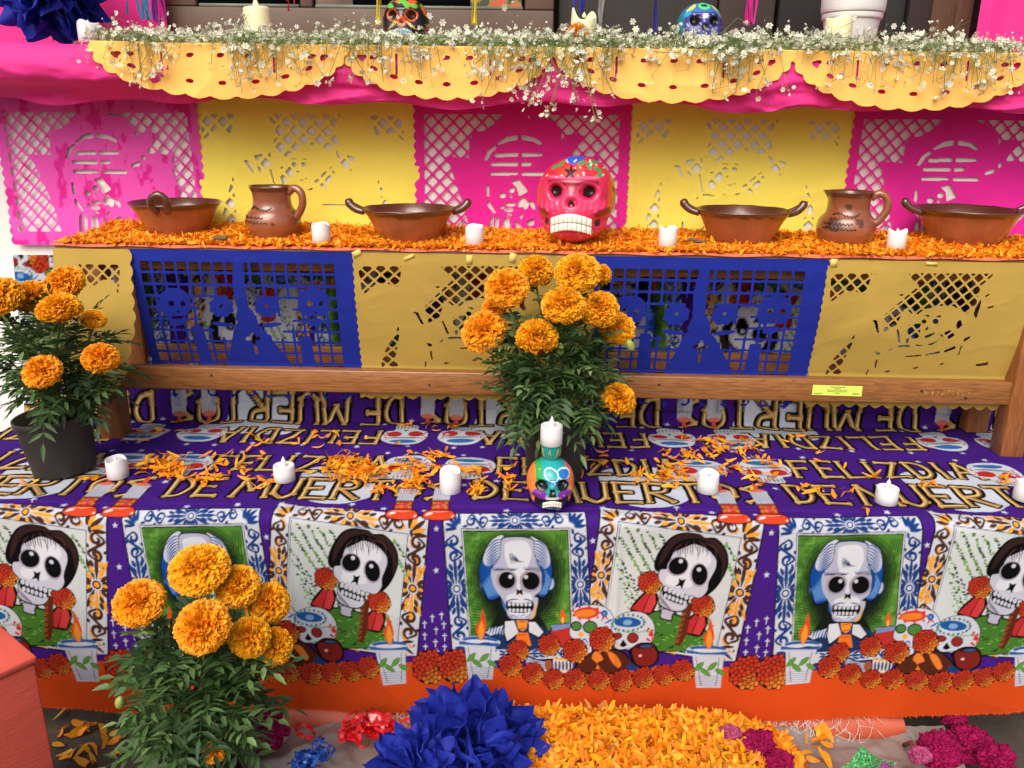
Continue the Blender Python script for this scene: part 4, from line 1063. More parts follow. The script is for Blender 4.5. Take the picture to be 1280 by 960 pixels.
# ------------------------------------------------------------------ window above the sill
WY = 1.985
win = thing('window', 'brown framed window with dark panes above the sill', 'window', (0, WY, SILZ))
def wpx(px, py): p = at_y(np.array(px, float), np.array(py, float), WY); return float(p[0]), float(p[2])
brown = mat('brown_paint', S(92, 76, 62), .55, .08, 8., .15, 60.)
glass = mat('dark_glass', S(22, 26, 28), .08, .0, spec=.6)
def bxw(name, x0, x1, z0, z1, y0, y1, m, parent, bev=.004):
    b = MB(); b.box((x0, y0, z0-SILZ), (x1, y1, z1-SILZ), bev=bev); return b.build(name, m, parent)
fx0, fx1 = wpx(245, 20)[0]-.07, wpx(692, 20)[0]
zrail = wpx(450, 11)[1]
bxw('bottom_rail', fx0, fx1, SILZ+.0005, zrail, -.012, .02, brown, win)
cols = [fx0, wpx(247, 5)[0], wpx(376, 5)[0], wpx(392, 5)[0], wpx(656, 5)[0], fx1]
for a, b2 in ((cols[0], cols[1]), (cols[2], cols[3]), (cols[4], cols[5])): bxw('upright', a, b2, zrail+.0005, 2.0, -.010, .02, brown, win)
bxw('top_rail', fx0, fx1, 2.0005, 2.06, -.012, .02, brown, win)
for a, b2 in ((cols[1], cols[2]), (cols[3], cols[4])):
    k = bxw('pane', a+.0005, b2-.0005, zrail+.001, 1.999, .004, .008, glass, win, .0)
    b = MB()
    b.tube([(a+.004, .0, zrail-SILZ+.004), (b2-.004, .0, zrail-SILZ+.004)], .004, 6); b.build('sealing_strip', mat('grey_putty', S(120, 122, 112), .7), k)
x0, z0 = wpx(395, 9)
b = MB(); b.box((x0, .000, z0-SILZ+.003), (wpx(441, 9)[0], .0035, z0-SILZ+.3)); b.build('taped_notice', mat('old_paper', S(176, 168, 150), .8, .1), win, False)
x0, z0 = wpx(588, 12)
b = MB(); gx, gz = np.meshgrid(np.linspace(x0, wpx(652, 9)[0], 40), np.linspace(z0-SILZ+.006, z0-SILZ+.3, 80))
nn = fbm(np.stack([gx*30, gz*30, gx*0], -1), 3, 77)[..., None]
b.grid(np.stack([gx, gx*0+.0015, gz], -1), np.where(nn > .12, lin((190, 90, 50)), np.where(nn > -.1, lin((150, 120, 60)), lin((60, 70, 50)))))
b.build('colourful_poster', mat('poster', None, .5, .0), win, False)
# dark doorway with leaning planks right of the window
dr = thing('dark_doorway', 'dark grey door leaf beside the brown window', 'door', (0, WY, SILZ))
xa, xb = fx1+.012, wpx(900, 20)[0]
bxw('door_leaf', xa, xb, SILZ+.0005, 2.06, .03, .05, mat('charcoal_paint', S(50, 50, 46), .7, .1), dr)
bxw('door_leaf', xb+.002, wpx(972, 20)[0], SILZ+.0005, 2.06, .022, .046, mat('charcoal_brown', S(58, 50, 44), .7, .1), dr)
xs_ = [wpx(v, 20)[0] for v in (975, 1085, 1112, 1138, 1168, 1200, 1224, 1300)]
cols_ = [S(26, 24, 22), S(40, 34, 30), S(34, 38, 36), S(40, 32, 28), S(84, 62, 42), S(92, 66, 50), S(60, 46, 38)]
for i in range(6):
    b = MB(); b.box((xs_[i]+.001, .012+.008*(i % 3), .0005), (xs_[i+1]-.001, .034+.008*(i % 3), .78), bev=.002)
    tag(b.build('leaning_plank', mat('plank_%d' % i, cols_[i], .75, .2, 10., stretch=(20, 20, 1.5)), None, True, (0, WY, SILZ)),
        ('near black wide board right of the charcoal door', 'dark board behind the right rim of the white bucket', 'narrow greenish grey board right of the white bucket', 'narrow dark brown board left of the light brown one', 'light brown upright board above the right swag', 'reddish brown upright board beside the hanging pink sheet', 'brown board behind the hanging pink sheet')[i], 'board', 'upright boards beside the door')
b = MB(); b.box((-3.2, WY+.06, SILZ-.0), (3.2, WY+.075, 2.06)); tag(b.build('dark_back_wall', mat('shade_wall', S(48, 44, 42), .9, .1), None, False), 'dim wall behind the door and boards', 'wall')
b = MB(); b.box((-3.2, WY-.02, 2.07), (3.2, WY+.08, 3.2)); b.box((-3.2, WY-.02, SILZ+.0005), (fx0-.012, WY+.05, 2.069)); tag(b.build('upper_wall', MATS['white_plaster'], None, False), 'plastered house wall around the window', 'wall')
def hang_sheet(px0, px1, Y, m, label, seed):
    x0, x1 = at_y(np.array(float(px0)), np.array(20.), Y)[0], at_y(np.array(float(px1)), np.array(20.), Y)[0]
    gx, gz = np.meshgrid(np.linspace(x0, x1, 40), np.linspace(SILZ+.008, 1.95, 60))
    b = MB(); b.grid(np.stack([gx, Y+.012*fbm(np.stack([gx*14, gz*3, gx*0], -1), 2, seed), gz], -1)); tag(b.build('hanging_pink_sheet', m), label, 'paper')
hang_sheet(1222, 1330, 1.93, PDR, 'pink sheet hanging beside the upright boards at the right', 51)
hang_sheet(-60, 208, 1.95, PDR, 'pink sheet hanging behind the blue paper pompom on the sill', 52)
# ------------------------------------------------------------------ clay ware
def rnd_unit(n_):
    v = RNG.normal(size=(n_, 3)); return v/np.linalg.norm(v, axis=1)[:, None]
CLAY = mat('fired_clay', None, .30, .14, 25., .25, 40., coat=.8, var2=.14, scale2=8.)
TER, GLZ = lin((150, 86, 56)), lin((86, 46, 32))
BEDZ = PLZ+BZ+.006
def on_seat(px, py, z=BEDZ): return at_z(np.array(float(px)), np.array(float(py)), z)
def bowl(px, py, rpx, hpx, label, ang, handles=True):
    p = on_seat(px, py); p[1] = min(p[1], 1.775); sc = (p[1]*.953+.25*.3)/FOC
    p = np.array([at_y(np.array(float(px)), np.array(float(py)), p[1])[0], p[1], BEDZ]); R = rpx*sc; H = hpx*sc
    t = thing('clay_bowl', label, 'bowl', p, 'clay bowls on the bench'); t.rotation_euler[2] = ang
    pr = [(0, .002), (R*.52, .0), (R*.60, .004), (R*.72, H*.35), (R*.84, H*.7), (R*.95, H*.93), (R*1.0, H), (R*.985, H+.003), (R*.95, H*.985), (R*.86, H*.78), (R*.7, H*.35), (R*.5, H*.12), (0, H*.1)]
    cl = [TER]*5+[TER*.8, GLZ, GLZ, GLZ*1.1, GLZ*1.2, GLZ*1.2, GLZ*1.2, GLZ*1.2]
    pr2 = crv(pr, 4); cl2 = np.clip(np.repeat(np.array(cl), 4, 0)[:len(pr2)], 0, 1)
    b = MB(); b.lathe(pr2, 64, cl2)
    # glaze runs below the rim
    v = b.v[0]; a = np.arctan2(v[:, 1], v[:, 0]); run = H*(.86-.10*fbm(np.stack([np.cos(a)*3, np.sin(a)*3, a*0], -1), 3, int(px)))
    m_ = (v[:, 2] > run); b.c[0][m_] = GLZ*.9
    v[:] += (.0022*fbm(v*28+px, 2, 3))[:, None]*np.array([1, 1, .8])
    b.build('body', CLAY, t)
    for s in ((1,) if handles == 'up' else (-1, 1)):
        b = MB()
        if handles == 'up':
            pts = [(s*R*.02-R*.12, -s*R*.9, H*.82), (-R*.17, -s*R*1.0, H*1.1), (-R*.12, -s*R*1.03, H*1.28), (R*.02, -s*R*1.04, H*1.38), (R*.14, -s*R*1.03, H*1.27), (R*.17, -s*R*1.0, H*1.1), (R*.12, -s*R*.93, H*.82)]
            b.tube(crv(pts, 6), .0075, 10, GLZ)
        else:
            pts = [(s*R*.93, -R*.10, H*.92), (s*R*1.10, -R*.05, H*1.00), (s*R*1.22, 0, H*1.14), (s*R*1.25, R*.03, H*1.22), (s*R*1.18, R*.06, H*1.10), (s*R*.95, R*.1, H*.93)]
            b.tube(crv(pts, 6), np.interp(np.arange(31), [0, 15, 30], [.0065, .009, .0065]), 10, GLZ*.9)
        b.build('handle', CLAY, t)
    return t
bowl(223, 291, 55, 38, 'wide clay bowl with an upright loop handle, leftmost on the bench', .05, 'up')
bowl(512, 300, 58, 38, 'clay bowl with two side handles, left of the red skull', .1)
bowl(925, 304, 58, 40, 'clay bowl with two side handles, between the red skull and the right jug', -.06)
bowl(1203, 305, 64, 42, 'clay bowl with two side handles, rightmost on the bench', .03)
def jug(px, py, wpx_, hpx, label, ang, seed):
    Y = 1.735; q = at_y(np.array(float(px)), np.array(float(py)), Y); sc = (Y*.953+.07)/FOC
    R, H = wpx_*sc/2, hpx*sc
    t = thing('clay_jug', label, 'jug', (q[0], Y, BEDZ), 'clay jugs on the bench'); t.rotation_euler[2] = ang
    pr = crv([(0, .001), (R*.7, 0), (R*.82, .004), (R*.98, H*.22), (R, H*.36), (R*.92, H*.50), (R*.76, H*.60), (R*.70, H*.72), (R*.72, H*.88), (R*.80, H), (R*.77, H+.002), (R*.68, H*.95), (R*.64, H*.75), (R*.7, H*.6), (R*.6, H*.3), (0, H*.28)], 5)
    b = MB(); b.lathe(pr, 96, np.tile(TER*.85, (len(pr), 1)))
    v = b.v[0]; c = b.c[0]; a = np.arctan2(v[:, 1], v[:, 0]); rr_ = np.hypot(v[:, 0], v[:, 1])
    inner = (rr_ < R*.72) & (v[:, 2] > H*.62) & (rr_ < np.interp(v[:, 2], [H*.6, H], [R*.70, R*.775]))
    c[v[:, 2] > H*.93] = GLZ*1.15
    rim = np.abs(a+math.pi/2) < .5                          # pouring lip
    k = np.clip((v[:, 2]-H*.85)/(H*.15), 0, 1)*np.exp(-((np.abs(a)-math.pi)/.3)**2)
    v[:, :2] *= (1+.12*k)[:, None]
    v[:] += (.0022*fbm(v*28+px, 2, 3))[:, None]*np.array([1, 1, .8])
    mk = fbm(v*38, 3, seed); c[(mk > .28) & (v[:, 2] > H*.3) & (v[:, 2] < H*.8)] = GLZ*.9
    b.build('body', CLAY, t)
    b = MB(); b.tube(crv([(R*.70, 0, H*.90), (R*.95, 0, H*.99), (R*1.22, 0, H*.90), (R*1.25, 0, H*.68), (R*1.05, 0, H*.48), (R*.93, 0, H*.42)], 6), .0078, 10, TER*.8); b.build('handle', CLAY, t)
    # dark hand lettering on the belly (thin raised strokes of slip)
    b = MB(); rs = random.Random(seed)
    for row, (z, n_, x0) in enumerate(((.60, 9, -.75), (.44, 8, -.95), (.35, 9, -.95))):
        pts = []
        for i in range(n_*4):
            an = -math.pi/2+x0+i*.035; zz = H*(z+.018*math.sin(i*1.7+row)+rs.uniform(-.012, .012)+.03*(row == 0)*math.sin(i*.2))
            rad = np.interp(zz, pr[:50, 1], pr[:50, 0])+.0006
            pts.append((rad*math.cos(an), rad*math.sin(an), zz))
        b.tube(pts, .0011, 5, lin((40, 24, 18)))
    b.build('lettering', CLAY, t)
jug(343, 291, 66, 62, 'clay jug with dark lettering, standing left of the first white candle', -.25, 4)
jug(1055, 300, 70, 64, 'glossy clay jug at the right, standing before the magenta banner', -.3, 9)

# ------------------------------------------------------------------ candles
WAX = mat('white_wax', S(236, 236, 238), .45, .03, 12., .0, trans=.12)
CREAM = mat('cream_wax', S(240, 236, 190), .45, .04, 12., .0, trans=.12)
def candle(p, r, h, label, seed, flame='melt', m=WAX, tilt=0., dip=.18):
    t = thing('flameless_candle', label, 'candle', p, 'flameless candles'); t.rotation_euler = (tilt*.4, tilt, 0)
    b = MB(); n_ = 40; th = np.arange(n_)*2*math.pi/n_
    if flame == 'melt': top = h*(1-dip*(.5+.5*np.sin(th*2+seed)+.35*np.sin(th*3+seed*2))*.7)
    else: top = np.full(n_, h)
    R = []
    for rr_, zz in ((.0, 0), (.9, 0), (1, .03), (1, .5), (.99, .93), (.96, .99), (.88, 1.0), (.80, .93), (.4, .86), (.0, .85)):
        z = np.where(zz > .9, top*zz/1.0, h*zz) if zz < .99 else top*zz
        if zz in (.86, .85): z = np.full(n_, top.min()*.93)
        R.append(np.stack([r*rr_*np.cos(th), r*rr_*np.sin(th), z], -1))
    b.grid(np.array(R)[::-1], closed_v=True); b.build('body', m, t)
    zf = h*.85 if flame == 'melt' else h*.93
    fh, fr = (r*1.0, r*.26) if flame != 'melt' else (r*.42, r*.16)
    b = MB(); b.lathe(crv([(0, 0), (fr*.8, fh*.02), (fr, fh*.3), (fr*.62, fh*.65), (0, fh*1.0)], 5), 14); b.build('plastic_flame', WAX if m is WAX else m, t, True, (0, 0, zf))
    return t
def cloth_candle(px, py, r, h, label, seed, flame): candle(at_z(np.array(float(px)), np.array(float(py)), PLZ+.004), r, h, label, seed, flame)
for px, lab, sd in ((402, 'small white candle on the petals, right of the left jug', 1.0), (593, 'small white candle on the petals, left of the red skull', 2.2), (834, 'small white candle on the petals, right of the red skull', 3.9), (1119, 'small white candle on the petals, right of the right jug', 5.2)):
    p = on_seat(px, 303+.012*(px-402), BEDZ+.002); candle(p, .0182, .040, lab, sd)
cloth_candle(148, 596, .0195, .040, 'white candle with melted rim beside the left black flower pot', .4, 'melt')
cloth_candle(356, 600, .0198, .031, 'low white candle with a flame tip, second from the left on the purple cloth', 0, 'tip')
cloth_candle(563, 614, .0195, .046, 'tall white candle with melted rim left of the teal skull, on a printed candle', 1.7, 'melt')
cloth_candle(884, 614, .0195, .040, 'white candle with melted rim right of the teal skull', 2.9, 'melt')
cloth_candle(1107, 628, .0195, .030, 'low white candle with a flame tip at the right of the purple cloth', 0, 'tip')
cloth_candle(1280, 624, .0195, .040, 'white candle cut by the right edge of the picture', 4.4, 'melt')
def sill_p(px, Y, dz=.004): return np.array([at_y(np.array(float(px)), np.array(45.), Y)[0], Y, SILZ+dz])
candle(sill_p(112, 1.745, .008), .0205, .040, 'white candle on the pink paper below the blue pompom', 2.0, m=WAX)
candle(sill_p(325, 1.83), .0265, .082, 'upright cream candle on the sill before the brown window frame', 0, 'tip', CREAM, -.05)
candle(sill_p(727, 1.83), .026, .082, 'cream candle with a broken slanting rim beside the orange blossom', 4.0, 'melt', CREAM, .05, .35)
candle(sill_p(1046, 1.81), .0265, .075, 'square-looking cream candle before the white bucket', 1.2, 'melt', CREAM, .02, .08)

# ------------------------------------------------------------------ painted skulls
def skull_mesh(nu, nv):
    u = np.arange(nu)*2*math.pi/nu; v = np.linspace(.02, math.pi-.02, nv)
    U, V_ = np.meshgrid(u, v)
    sn = np.sin(V_); sn = np.where(V_ > math.pi/2, sn**np.interp(V_, [math.pi/2, math.pi*.75], [1, .5]), sn)
    x = .475*sn*np.sin(U); y = -.53*sn*np.cos(U); z = .5*np.cos(V_)
    ss = lambda a, b, t: (lambda q: q*q*(3-2*q))(np.clip((t-a)/(b-a), 0, 1))
    lo = ss(.0, -.5, z)
    x = x*(1-.36*lo); sq = np.sign(z)*np.abs(z/.5)**.9*.5; z = sq
    bk = ss(.05, .3, y); y = y-bk*ss(-.05, -.4, z)*(y)*.55
    fr = ss(.0, -.25, y)
    # fuller jaw at the front
    wj = np.exp(-((z+.33)/.14)**2)*fr
    x = x*(1+.34*wj); y = y-.06*wj*np.exp(-(x/.28)**2)
    y = y+.03*fr*np.exp(-((z-.03)/.12)**2)
    for s in (-1, 1):
        e = np.exp(-(((x-s*.19)/.085)**2+((z-.115)/.08)**2)**1.5); y = y+.12*e*fr
        c = np.exp(-(((x-s*.33)/.09)**2+((z+.08)/.07)**2)); y = y-.035*c*fr; x = x+s*.018*c*fr
        b = np.exp(-(((x-s*.18)/.15)**2+((z-.235)/.035)**2)); y = y-.03*b*fr
        h = np.exp(-(((x-s*.34)/.07)**2+((z+.22)/.06)**2)); x = x-s*.05*h*fr
    n_ = np.exp(-((x/.07)**2+((z-.06)/.07)**2)); y = y-.045*n_*fr
    n2 = np.exp(-((x/.04)**2+((z+.015)/.04)**2)**1.5); y = y+.05*n2*fr
    return np.stack([x, y, z], -1)
PAINTED = mat('painted_ceramic', None, .32, .06, 20., .08, 40., coat=.3)
def skull(name, p, hgt, yaw, paint, teeth, label, nu=200, nv=130, tone=None):
    t = thing(name, label, 'skull', p, 'painted ceramic skulls'); t.rotation_euler[2] = yaw
    P = skull_mesh(nu, nv); x, y, z = P[..., 0], P[..., 1], P[..., 2]
    c = np.zeros(P.shape); paint(c, x, y, z)
    Q = P.copy(); Q[..., 2] += .5; b = MB(); b.grid(Q*hgt, c, closed_v=True); b.build('cranium', PAINTED, t)
    # two rows of teeth
    wd, zt, th, n_, colr = teeth
    sel = (np.abs(P[..., 2]-zt) < th) & (np.abs(P[..., 0]) < wd*1.15) & (P[..., 1] < 0)
    fit = np.polyfit(P[..., 0][sel], P[..., 1][sel], 2); fit = np.array([fit[0], 0, fit[2]-.012])
    for row in (0, 1):                                         # a shell of teeth with grooves between them
        A = np.linspace(-1, 1, n_*12+1); Zr = np.linspace(0, 1, 12); AA, ZZ = np.meshgrid(A, Zr)
        zz = zt+(-th*ZZ if row else th*ZZ)-.06*AA**2
        fr = np.abs(((AA+1)/2*n_) % 1-.5)*2; gap = (fr > .86) | (ZZ < .04)
        bul = .012*np.cos(fr*1.4)*np.sin(np.clip(ZZ*1.1, 0, 1)*math.pi*.85+.25)
        xx = AA*wd; yy = fit[0]*xx**2+fit[2]-.004-bul
        edge = (ZZ > .97) | (np.abs(AA) > .985); yy = np.where(edge, yy+.03, yy)
        b = MB(); b.grid(np.stack([xx, yy, zz+.5], -1)*hgt, np.where(gap[..., None], lin((60, 30, 30)), np.array(colr)[None, None])); b.build('teeth', PAINTED, t)
    return t
def E(c, m_, col): c[m_] = col
def el(x, z, cx, cz, rx, rz, rot=0):
    a, b = x-cx, z-cz; q, s = math.cos(rot), math.sin(rot); return ((a*q+b*s)/rx)**2+((-a*s+b*q)/rz)**2 < 1
def starm(x, z, cx, cz, r):
    a = np.arctan2(x-cx, z-cz); d = np.hypot(x-cx, z-cz); k = np.abs(((a/(2*math.pi/5)) % 1)-.5)*2
    return d < r*(.42+.58*k**1.6)
def paint_pink(c, x, y, z):
    rs = random.Random(2)
    c[:] = lin((216, 44, 84)); f = y < .12
    E(c, (z > .28) & f, lin((216, 40, 62))); E(c, (np.abs(x) > .40) & (z > -.1), lin((226, 84, 40)))
    E(c, y > .12, lin((226, 80, 44)))
    E(c, el(x, z, -.03, .33, .16, .085) & f, lin((232, 62, 52)))
    E(c, (np.abs(np.abs(x)-.0) < .30) & (z > .14) & (z < .26-.25*(np.abs(x)-.16)**2*4) & f, lin((160, 24, 60)))
    E(c, (z > .255) & (z < .285) & (np.abs(x) < .3) & f, lin((240, 90, 130)))
    for s in (-1, 1):
        E(c, el(x, z, s*.19, .115, .135, .115) & f, lin((244, 70, 120))); E(c, el(x, z, s*.19, .115, .11, .09) & f, lin((220, 34, 84))); E(c, el(x, z, s*.19, .115, .072, .066) & f, lin((36, 10, 16)))
        for k in range(8):
            xx = s*(.12+k*.034); E(c, el(x, z, xx, -.07+.01*(k % 3), .011, .075, -s*.2) & f, lin((246, 74, 124)) if k % 2 else lin((236, 44, 92)))
        E(c, el(x, z, s*.36, -.12, .1, .04, s*.4) & f, lin((150, 20, 56)))
        E(c, el(x, z, s*.30, -.24, .03, .045) & f, lin((70, 14, 30)))
        for k in range(6): E(c, el(x, z, s*(.12+k*.05), -.40+.012*k, .012, .05, s*.8) & f, lin((246, 84, 130)))
    E(c, el(x, z, 0, .0, .105, .11) & f, lin((244, 82, 130))); E(c, el(x, z, 0, -.01, .08, .085) & f, lin((224, 40, 90)))
    E(c, (z < .03) & (z > -.04) & (np.abs(x) < (.03-z)*.75) & f, lin((50, 10, 22)))
    E(c, (z > .42) & (np.abs(x+.02) < (z-.40)*1.6) & f, lin((34, 92, 200)))
    for cx_, cz_, ro in ((.08, .43, .5), (.17, .40, -.9), (.27, .36, -.5), (.3, .30, .3), (-.16, .42, .7), (-.24, .38, .6), (.22, .44, .2)): E(c, el(x, z, cx_, cz_, .05, .02, ro) & f, lin((44, 150, 84)))
    for k in range(26):
        cx_, cz_ = rs.uniform(-.36, .36), rs.uniform(.27, .46); E(c, el(x, z, cx_, cz_, .009, .009) & f, lin((250, 236, 240)))
    for k in range(30):
        cx_, cz_ = rs.uniform(-.3, .3), rs.uniform(-.5, .05); E(c, el(x, z, cx_, cz_, .007, .01) & f, lin((252, 150, 180)))
    E(c, starm(x, z, -.03, .335, .085) & f, lin((50, 8, 18)))
    s_ = x > .3
    E(c, s_ & (((y+.05)/.09)**2+((z-.12)/.05)**2 < 1), lin((60, 24, 18))); E(c, s_ & (((y+.02)/.035)**2+((z-.18)/.035)**2 < 1), lin((246, 196, 40)))
    E(c, s_ & (((y-.06)/.03)**2+((z-.22)/.09)**2 < 1), lin((60, 24, 18))); E(c, s_ & (((y+.10)/.04)**2+((z-.0)/.07)**2 < 1), lin((86, 140, 60)))
    E(c, s_ & (((y-.1)/.05)**2+((z-.05)/.1)**2 < 1), lin((60, 24, 18)))
p = on_seat(719, 305, BEDZ+.006); p[1] = 1.705
p[0] = at_y(np.array(720.), np.array(260.), 1.705)[0]
skull('painted_skull', p, .166, math.radians(-11), paint_pink, (.245, -.225, .098, 9, lin((244, 240, 226))), 'large red painted skull with white teeth on the orange petals')
def paint_teal(c, x, y, z):
    rs = random.Random(5); c[:] = lin((34, 158, 158)); f = y < .1
    E(c, x < -.26, lin((236, 128, 50))); E(c, x > .34, lin((236, 128, 50))); E(c, (x > .27) & (x < .36) & (z > .1), lin((232, 96, 124)))
    E(c, (x < -.2) & (x > -.32) & (z > .05), lin((52, 160, 84)))
    E(c, el(x, z, .22, .30, .13, .08, -.3) & f, lin((36, 112, 190))); E(c, el(x, z, .1, .18, .2, .06) & f, lin((40, 120, 196)))
    for cx_, cz_, rx, rz, ro in ((-.02, .3, .15, .11, -.4), (.22, .3, .14, .09, -.3)):
        E(c, el(x, z, cx_, cz_, rx, rz, ro) & ~el(x, z, cx_, cz_, rx-.02, rz-.02, ro) & f, lin((200, 240, 244)))
    for s in (-1, 1):
        E(c, el(x, z, s*.24, -.1, .14, .12) & f, lin((116, 44, 150))); E(c, el(x, z, s*.21, .08, .12, .11) & f, lin((14, 12, 14)))
    E(c, (z < .04) & (z > -.13) & (np.abs(x) < .04+(.04-z)*.25) & f, lin((14, 12, 14)))
    E(c, (np.abs(z+.27) < .085) & (np.abs(x) < .34) & f, lin((16, 14, 16))); E(c, el(x, z, 0, -.155, .14, .03) & f, lin((196, 190, 198)))
    E(c, (z < -.37), lin((40, 130, 190)))
    for k in range(30): E(c, el(x, z, rs.uniform(-.4, .4), rs.uniform(-.2, .4), .012, .012) & f & (c[..., 0] > .02), lin((220, 240, 240)) if k % 2 else lin((240, 110, 150)))
p = at_z(np.array(687.), np.array(629.), PLZ+.004)
tk = skull('painted_skull', p, .088, math.radians(3), paint_teal, (.19, -.262, .058, 7, lin((238, 232, 214))), 'small teal painted skull with a candle on its head', 150, 96)
b = MB(); b.lathe(crv([(.012, .080), (.0135, .088), (.0165, .100), (.0175, .112), (.0172, .113), (0, .1125)], 4), 32, lin((30, 140, 136)))
for k in range(7):
    a = k*math.pi*2/7; ring = [(.0150*math.cos(a-.2), .0150*math.sin(a-.2), .092), (.0168*math.cos(a), .0168*math.sin(a), .108), (.0150*math.cos(a+.2), .0150*math.sin(a+.2), .092)]
    b.tube(np.array(ring)*np.array([1.02, 1.02, 1]), .0013, 5, lin((186, 170, 60)))
b.build('candle_cup', PAINTED, tk)
candle(p+np.array([0, 0, .1132]), .0192, .036, 'low white candle with a flame tip on top of the teal skull', 0, 'tip')
def paint_black(c, x, y, z):
    rs = random.Random(8); c[:] = lin((20, 18, 18)); f = y < .15
    for s in (-1, 1): E(c, el(x, z, s*.19, .12, .125, .115) & f, lin((226, 96, 44))); E(c, el(x, z, s*.19, .12, .1, .09) & f, lin((60, 22, 14)))
    E(c, el(x, z, 0, -.01, .09, .1) & f, lin((226, 92, 40))); E(c, el(x, z, 0, -.03, .04, .04) & f, lin((30, 12, 10)))
    for s in (-1, 1):
        for k in range(4): E(c, el(x, z, s*(.14+k*.03), -.03-.03*k, .1, .01, -s*.5) & f, lin((222, 190, 120)))
    for k in range(12): E(c, el(x, z, rs.uniform(-.5, .5), rs.uniform(.3, .48), .11, .05, rs.uniform(-1, 1)), lin((92, 176, 60)) if k % 3 else lin((230, 90, 40)))
    for k in range(10): E(c, (np.abs(x) > .33) & (((y-rs.uniform(-.2, .4))/.09)**2+((z-rs.uniform(-.2, .4))/.1)**2 < 1), lin((92, 176, 60)) if k % 3 else lin((230, 90, 40)))
    E(c, (np.abs(z+.27) < .09) & (np.abs(x) < .25) & f, lin((30, 20, 20)))
skull('painted_skull', sill_p(508, 1.815, .008), .098, math.radians(-4), paint_black, (.21, -.2, .075, 7, lin((170, 196, 222))), 'black painted skull with orange eye rings on the sill', 120, 80)
def paint_violet(c, x, y, z):
    rs = random.Random(9); c[:] = lin((58, 54, 136)); f = y < .15
    E(c, z > .28, lin((40, 110, 170)))
    for k in range(40): E(c, el(x, z, rs.uniform(-.4, .4), rs.uniform(-.3, .25), .03, .012, rs.uniform(-1, 1)) & f, lin((172, 178, 226)))
    E(c, el(x, z, 0, .4, .12, .07) & f, lin((90, 210, 110))); E(c, el(x, z, 0, .41, .07, .035) & f, lin((20, 60, 60)))
    for s in (-1, 1):
        E(c, el(x, z, s*.2, .11, .11, .105) & f, lin((20, 16, 30))); E(c, el(x, z, s*.25, .36, .13, .03, -s*.7) & f, lin((220, 210, 60))); E(c, el(x, z, s*.33, .25, .1, .04, -s*.7) & f, lin((50, 160, 200)))
    E(c, (z < .06) & (z > -.1) & (np.abs(x) < .06) & f, lin((20, 16, 30))); E(c, el(x, z, 0, .2, .07, .05) & f, lin((200, 204, 230)))
    E(c, (x < -.38), lin((40, 120, 140)))
skull('painted_skull', sill_p(873, 1.815, .006), .096, math.radians(2), paint_violet, (.21, -.24, .09, 9, lin((226, 228, 238))), 'blue and purple painted skull with green crown on the sill', 120, 80)

# ------------------------------------------------------------------ marigolds
PETAL = mat('marigold_petal', None, .6, .05, 30., trans=.25)
def petal_patch(n_, L, W, curl, ruf):
    """unit petal grid n_ x 4 x 3 along +z from the origin, curling out along +x"""
    s = np.linspace(0, 1, 4)[None, :, None]; t = np.array([-1, 0, 1])[None, None, :]
    wid = W*np.array([.35, .8, 1.0, .75])[None, :, None]
    y = t*wid+0*s; z = L*s+0*t; x = curl*s**2*L+ruf*np.abs(t)*s*1.0
    return np.broadcast_to(x, (n_, 4, 3)).copy(), np.broadcast_to(y, (n_, 4, 3)).copy(), np.broadcast_to(z, (n_, 4, 3)).copy()
def head_mesh(seed, n_=760):
    rg = np.random.default_rng(seed)
    i = np.arange(n_)+.5
    zc = 1-i/n_*1.55; zc = np.clip(zc, -.6, 1); ph = i*2.399963
    rad = np.sqrt(1-zc**2)
    D = np.stack([rad*np.cos(ph), rad*np.sin(ph), zc], -1)+rg.normal(0, .11, (n_, 3)); D /= np.linalg.norm(D, axis=1)[:, None]
    up = np.array([0, 0, 1.0]); out = D*np.array([1, 1, 0]); out /= np.linalg.norm(out, axis=1)[:, None]+1e-6
    A = out-D*np.sum(out*D, 1)[:, None]; A /= np.linalg.norm(A, axis=1)[:, None]+1e-6; B = np.cross(D, A)
    th = rg.uniform(-1.0, 1.0, n_)[:, None]*np.where(zc > .7, 3.1, 1.)[:, None]; A, B = A*np.cos(th)+B*np.sin(th), B*np.cos(th)-A*np.sin(th)
    x, y, z = petal_patch(n_, 1., .105, .16, .05)
    sc = rg.uniform(.85, 1.15, (n_, 1, 1))
    y *= sc; x += rg.normal(0, .05, x.shape)*np.array([0, .3, 1, 1.6])[None, :, None]; z *= .90+.15*rg.random((n_, 1, 1)); z += rg.normal(0, .032, z.shape)*np.array([0, 0, .6, 1])[None, :, None]
    z = .30+z*.70
    P = D[:, None, None, :]*z[..., None]+A[:, None, None, :]*x[..., None]+B[:, None, None, :]*y[..., None]
    P = P*np.array([1, 1, .80]); P[..., 2] += .1
    base = np.array(lin((222, 104, 4))); tip = np.array(lin((255, 182, 20)))
    tip = tip*np.array([1, 1+.10*math.sin(seed*2.1), 1])
    k = np.array([.0, .15, .75, 1.0])[None, :, None, None]*np.ones((n_, 4, 3, 1)); v = rg.uniform(.8, 1.12, (n_, 1, 1, 1))
    deep = np.clip((zc[:, None, None, None]-.8)/.2, 0, 1)*.1
    C = (base*(1-k)+tip*k)*v*(1-deep*np.array([.15, .6, .9]))
    idx = np.arange(n_*12).reshape(n_, 4, 3)
    q = np.stack([idx[:, :-1, :-1], idx[:, :-1, 1:], idx[:, 1:, 1:], idx[:, 1:, :-1]], -1).reshape(-1, 4)
    b = MB(); b.add(P.reshape(-1, 3), q, None, C.reshape(-1, 3))
    b.lathe([(0, -.55), (.35, -.5), (.62, -.2), (.66, .1), (.5, .45), (0, .62)], 16, base*.6)
    return b
HEADS = []
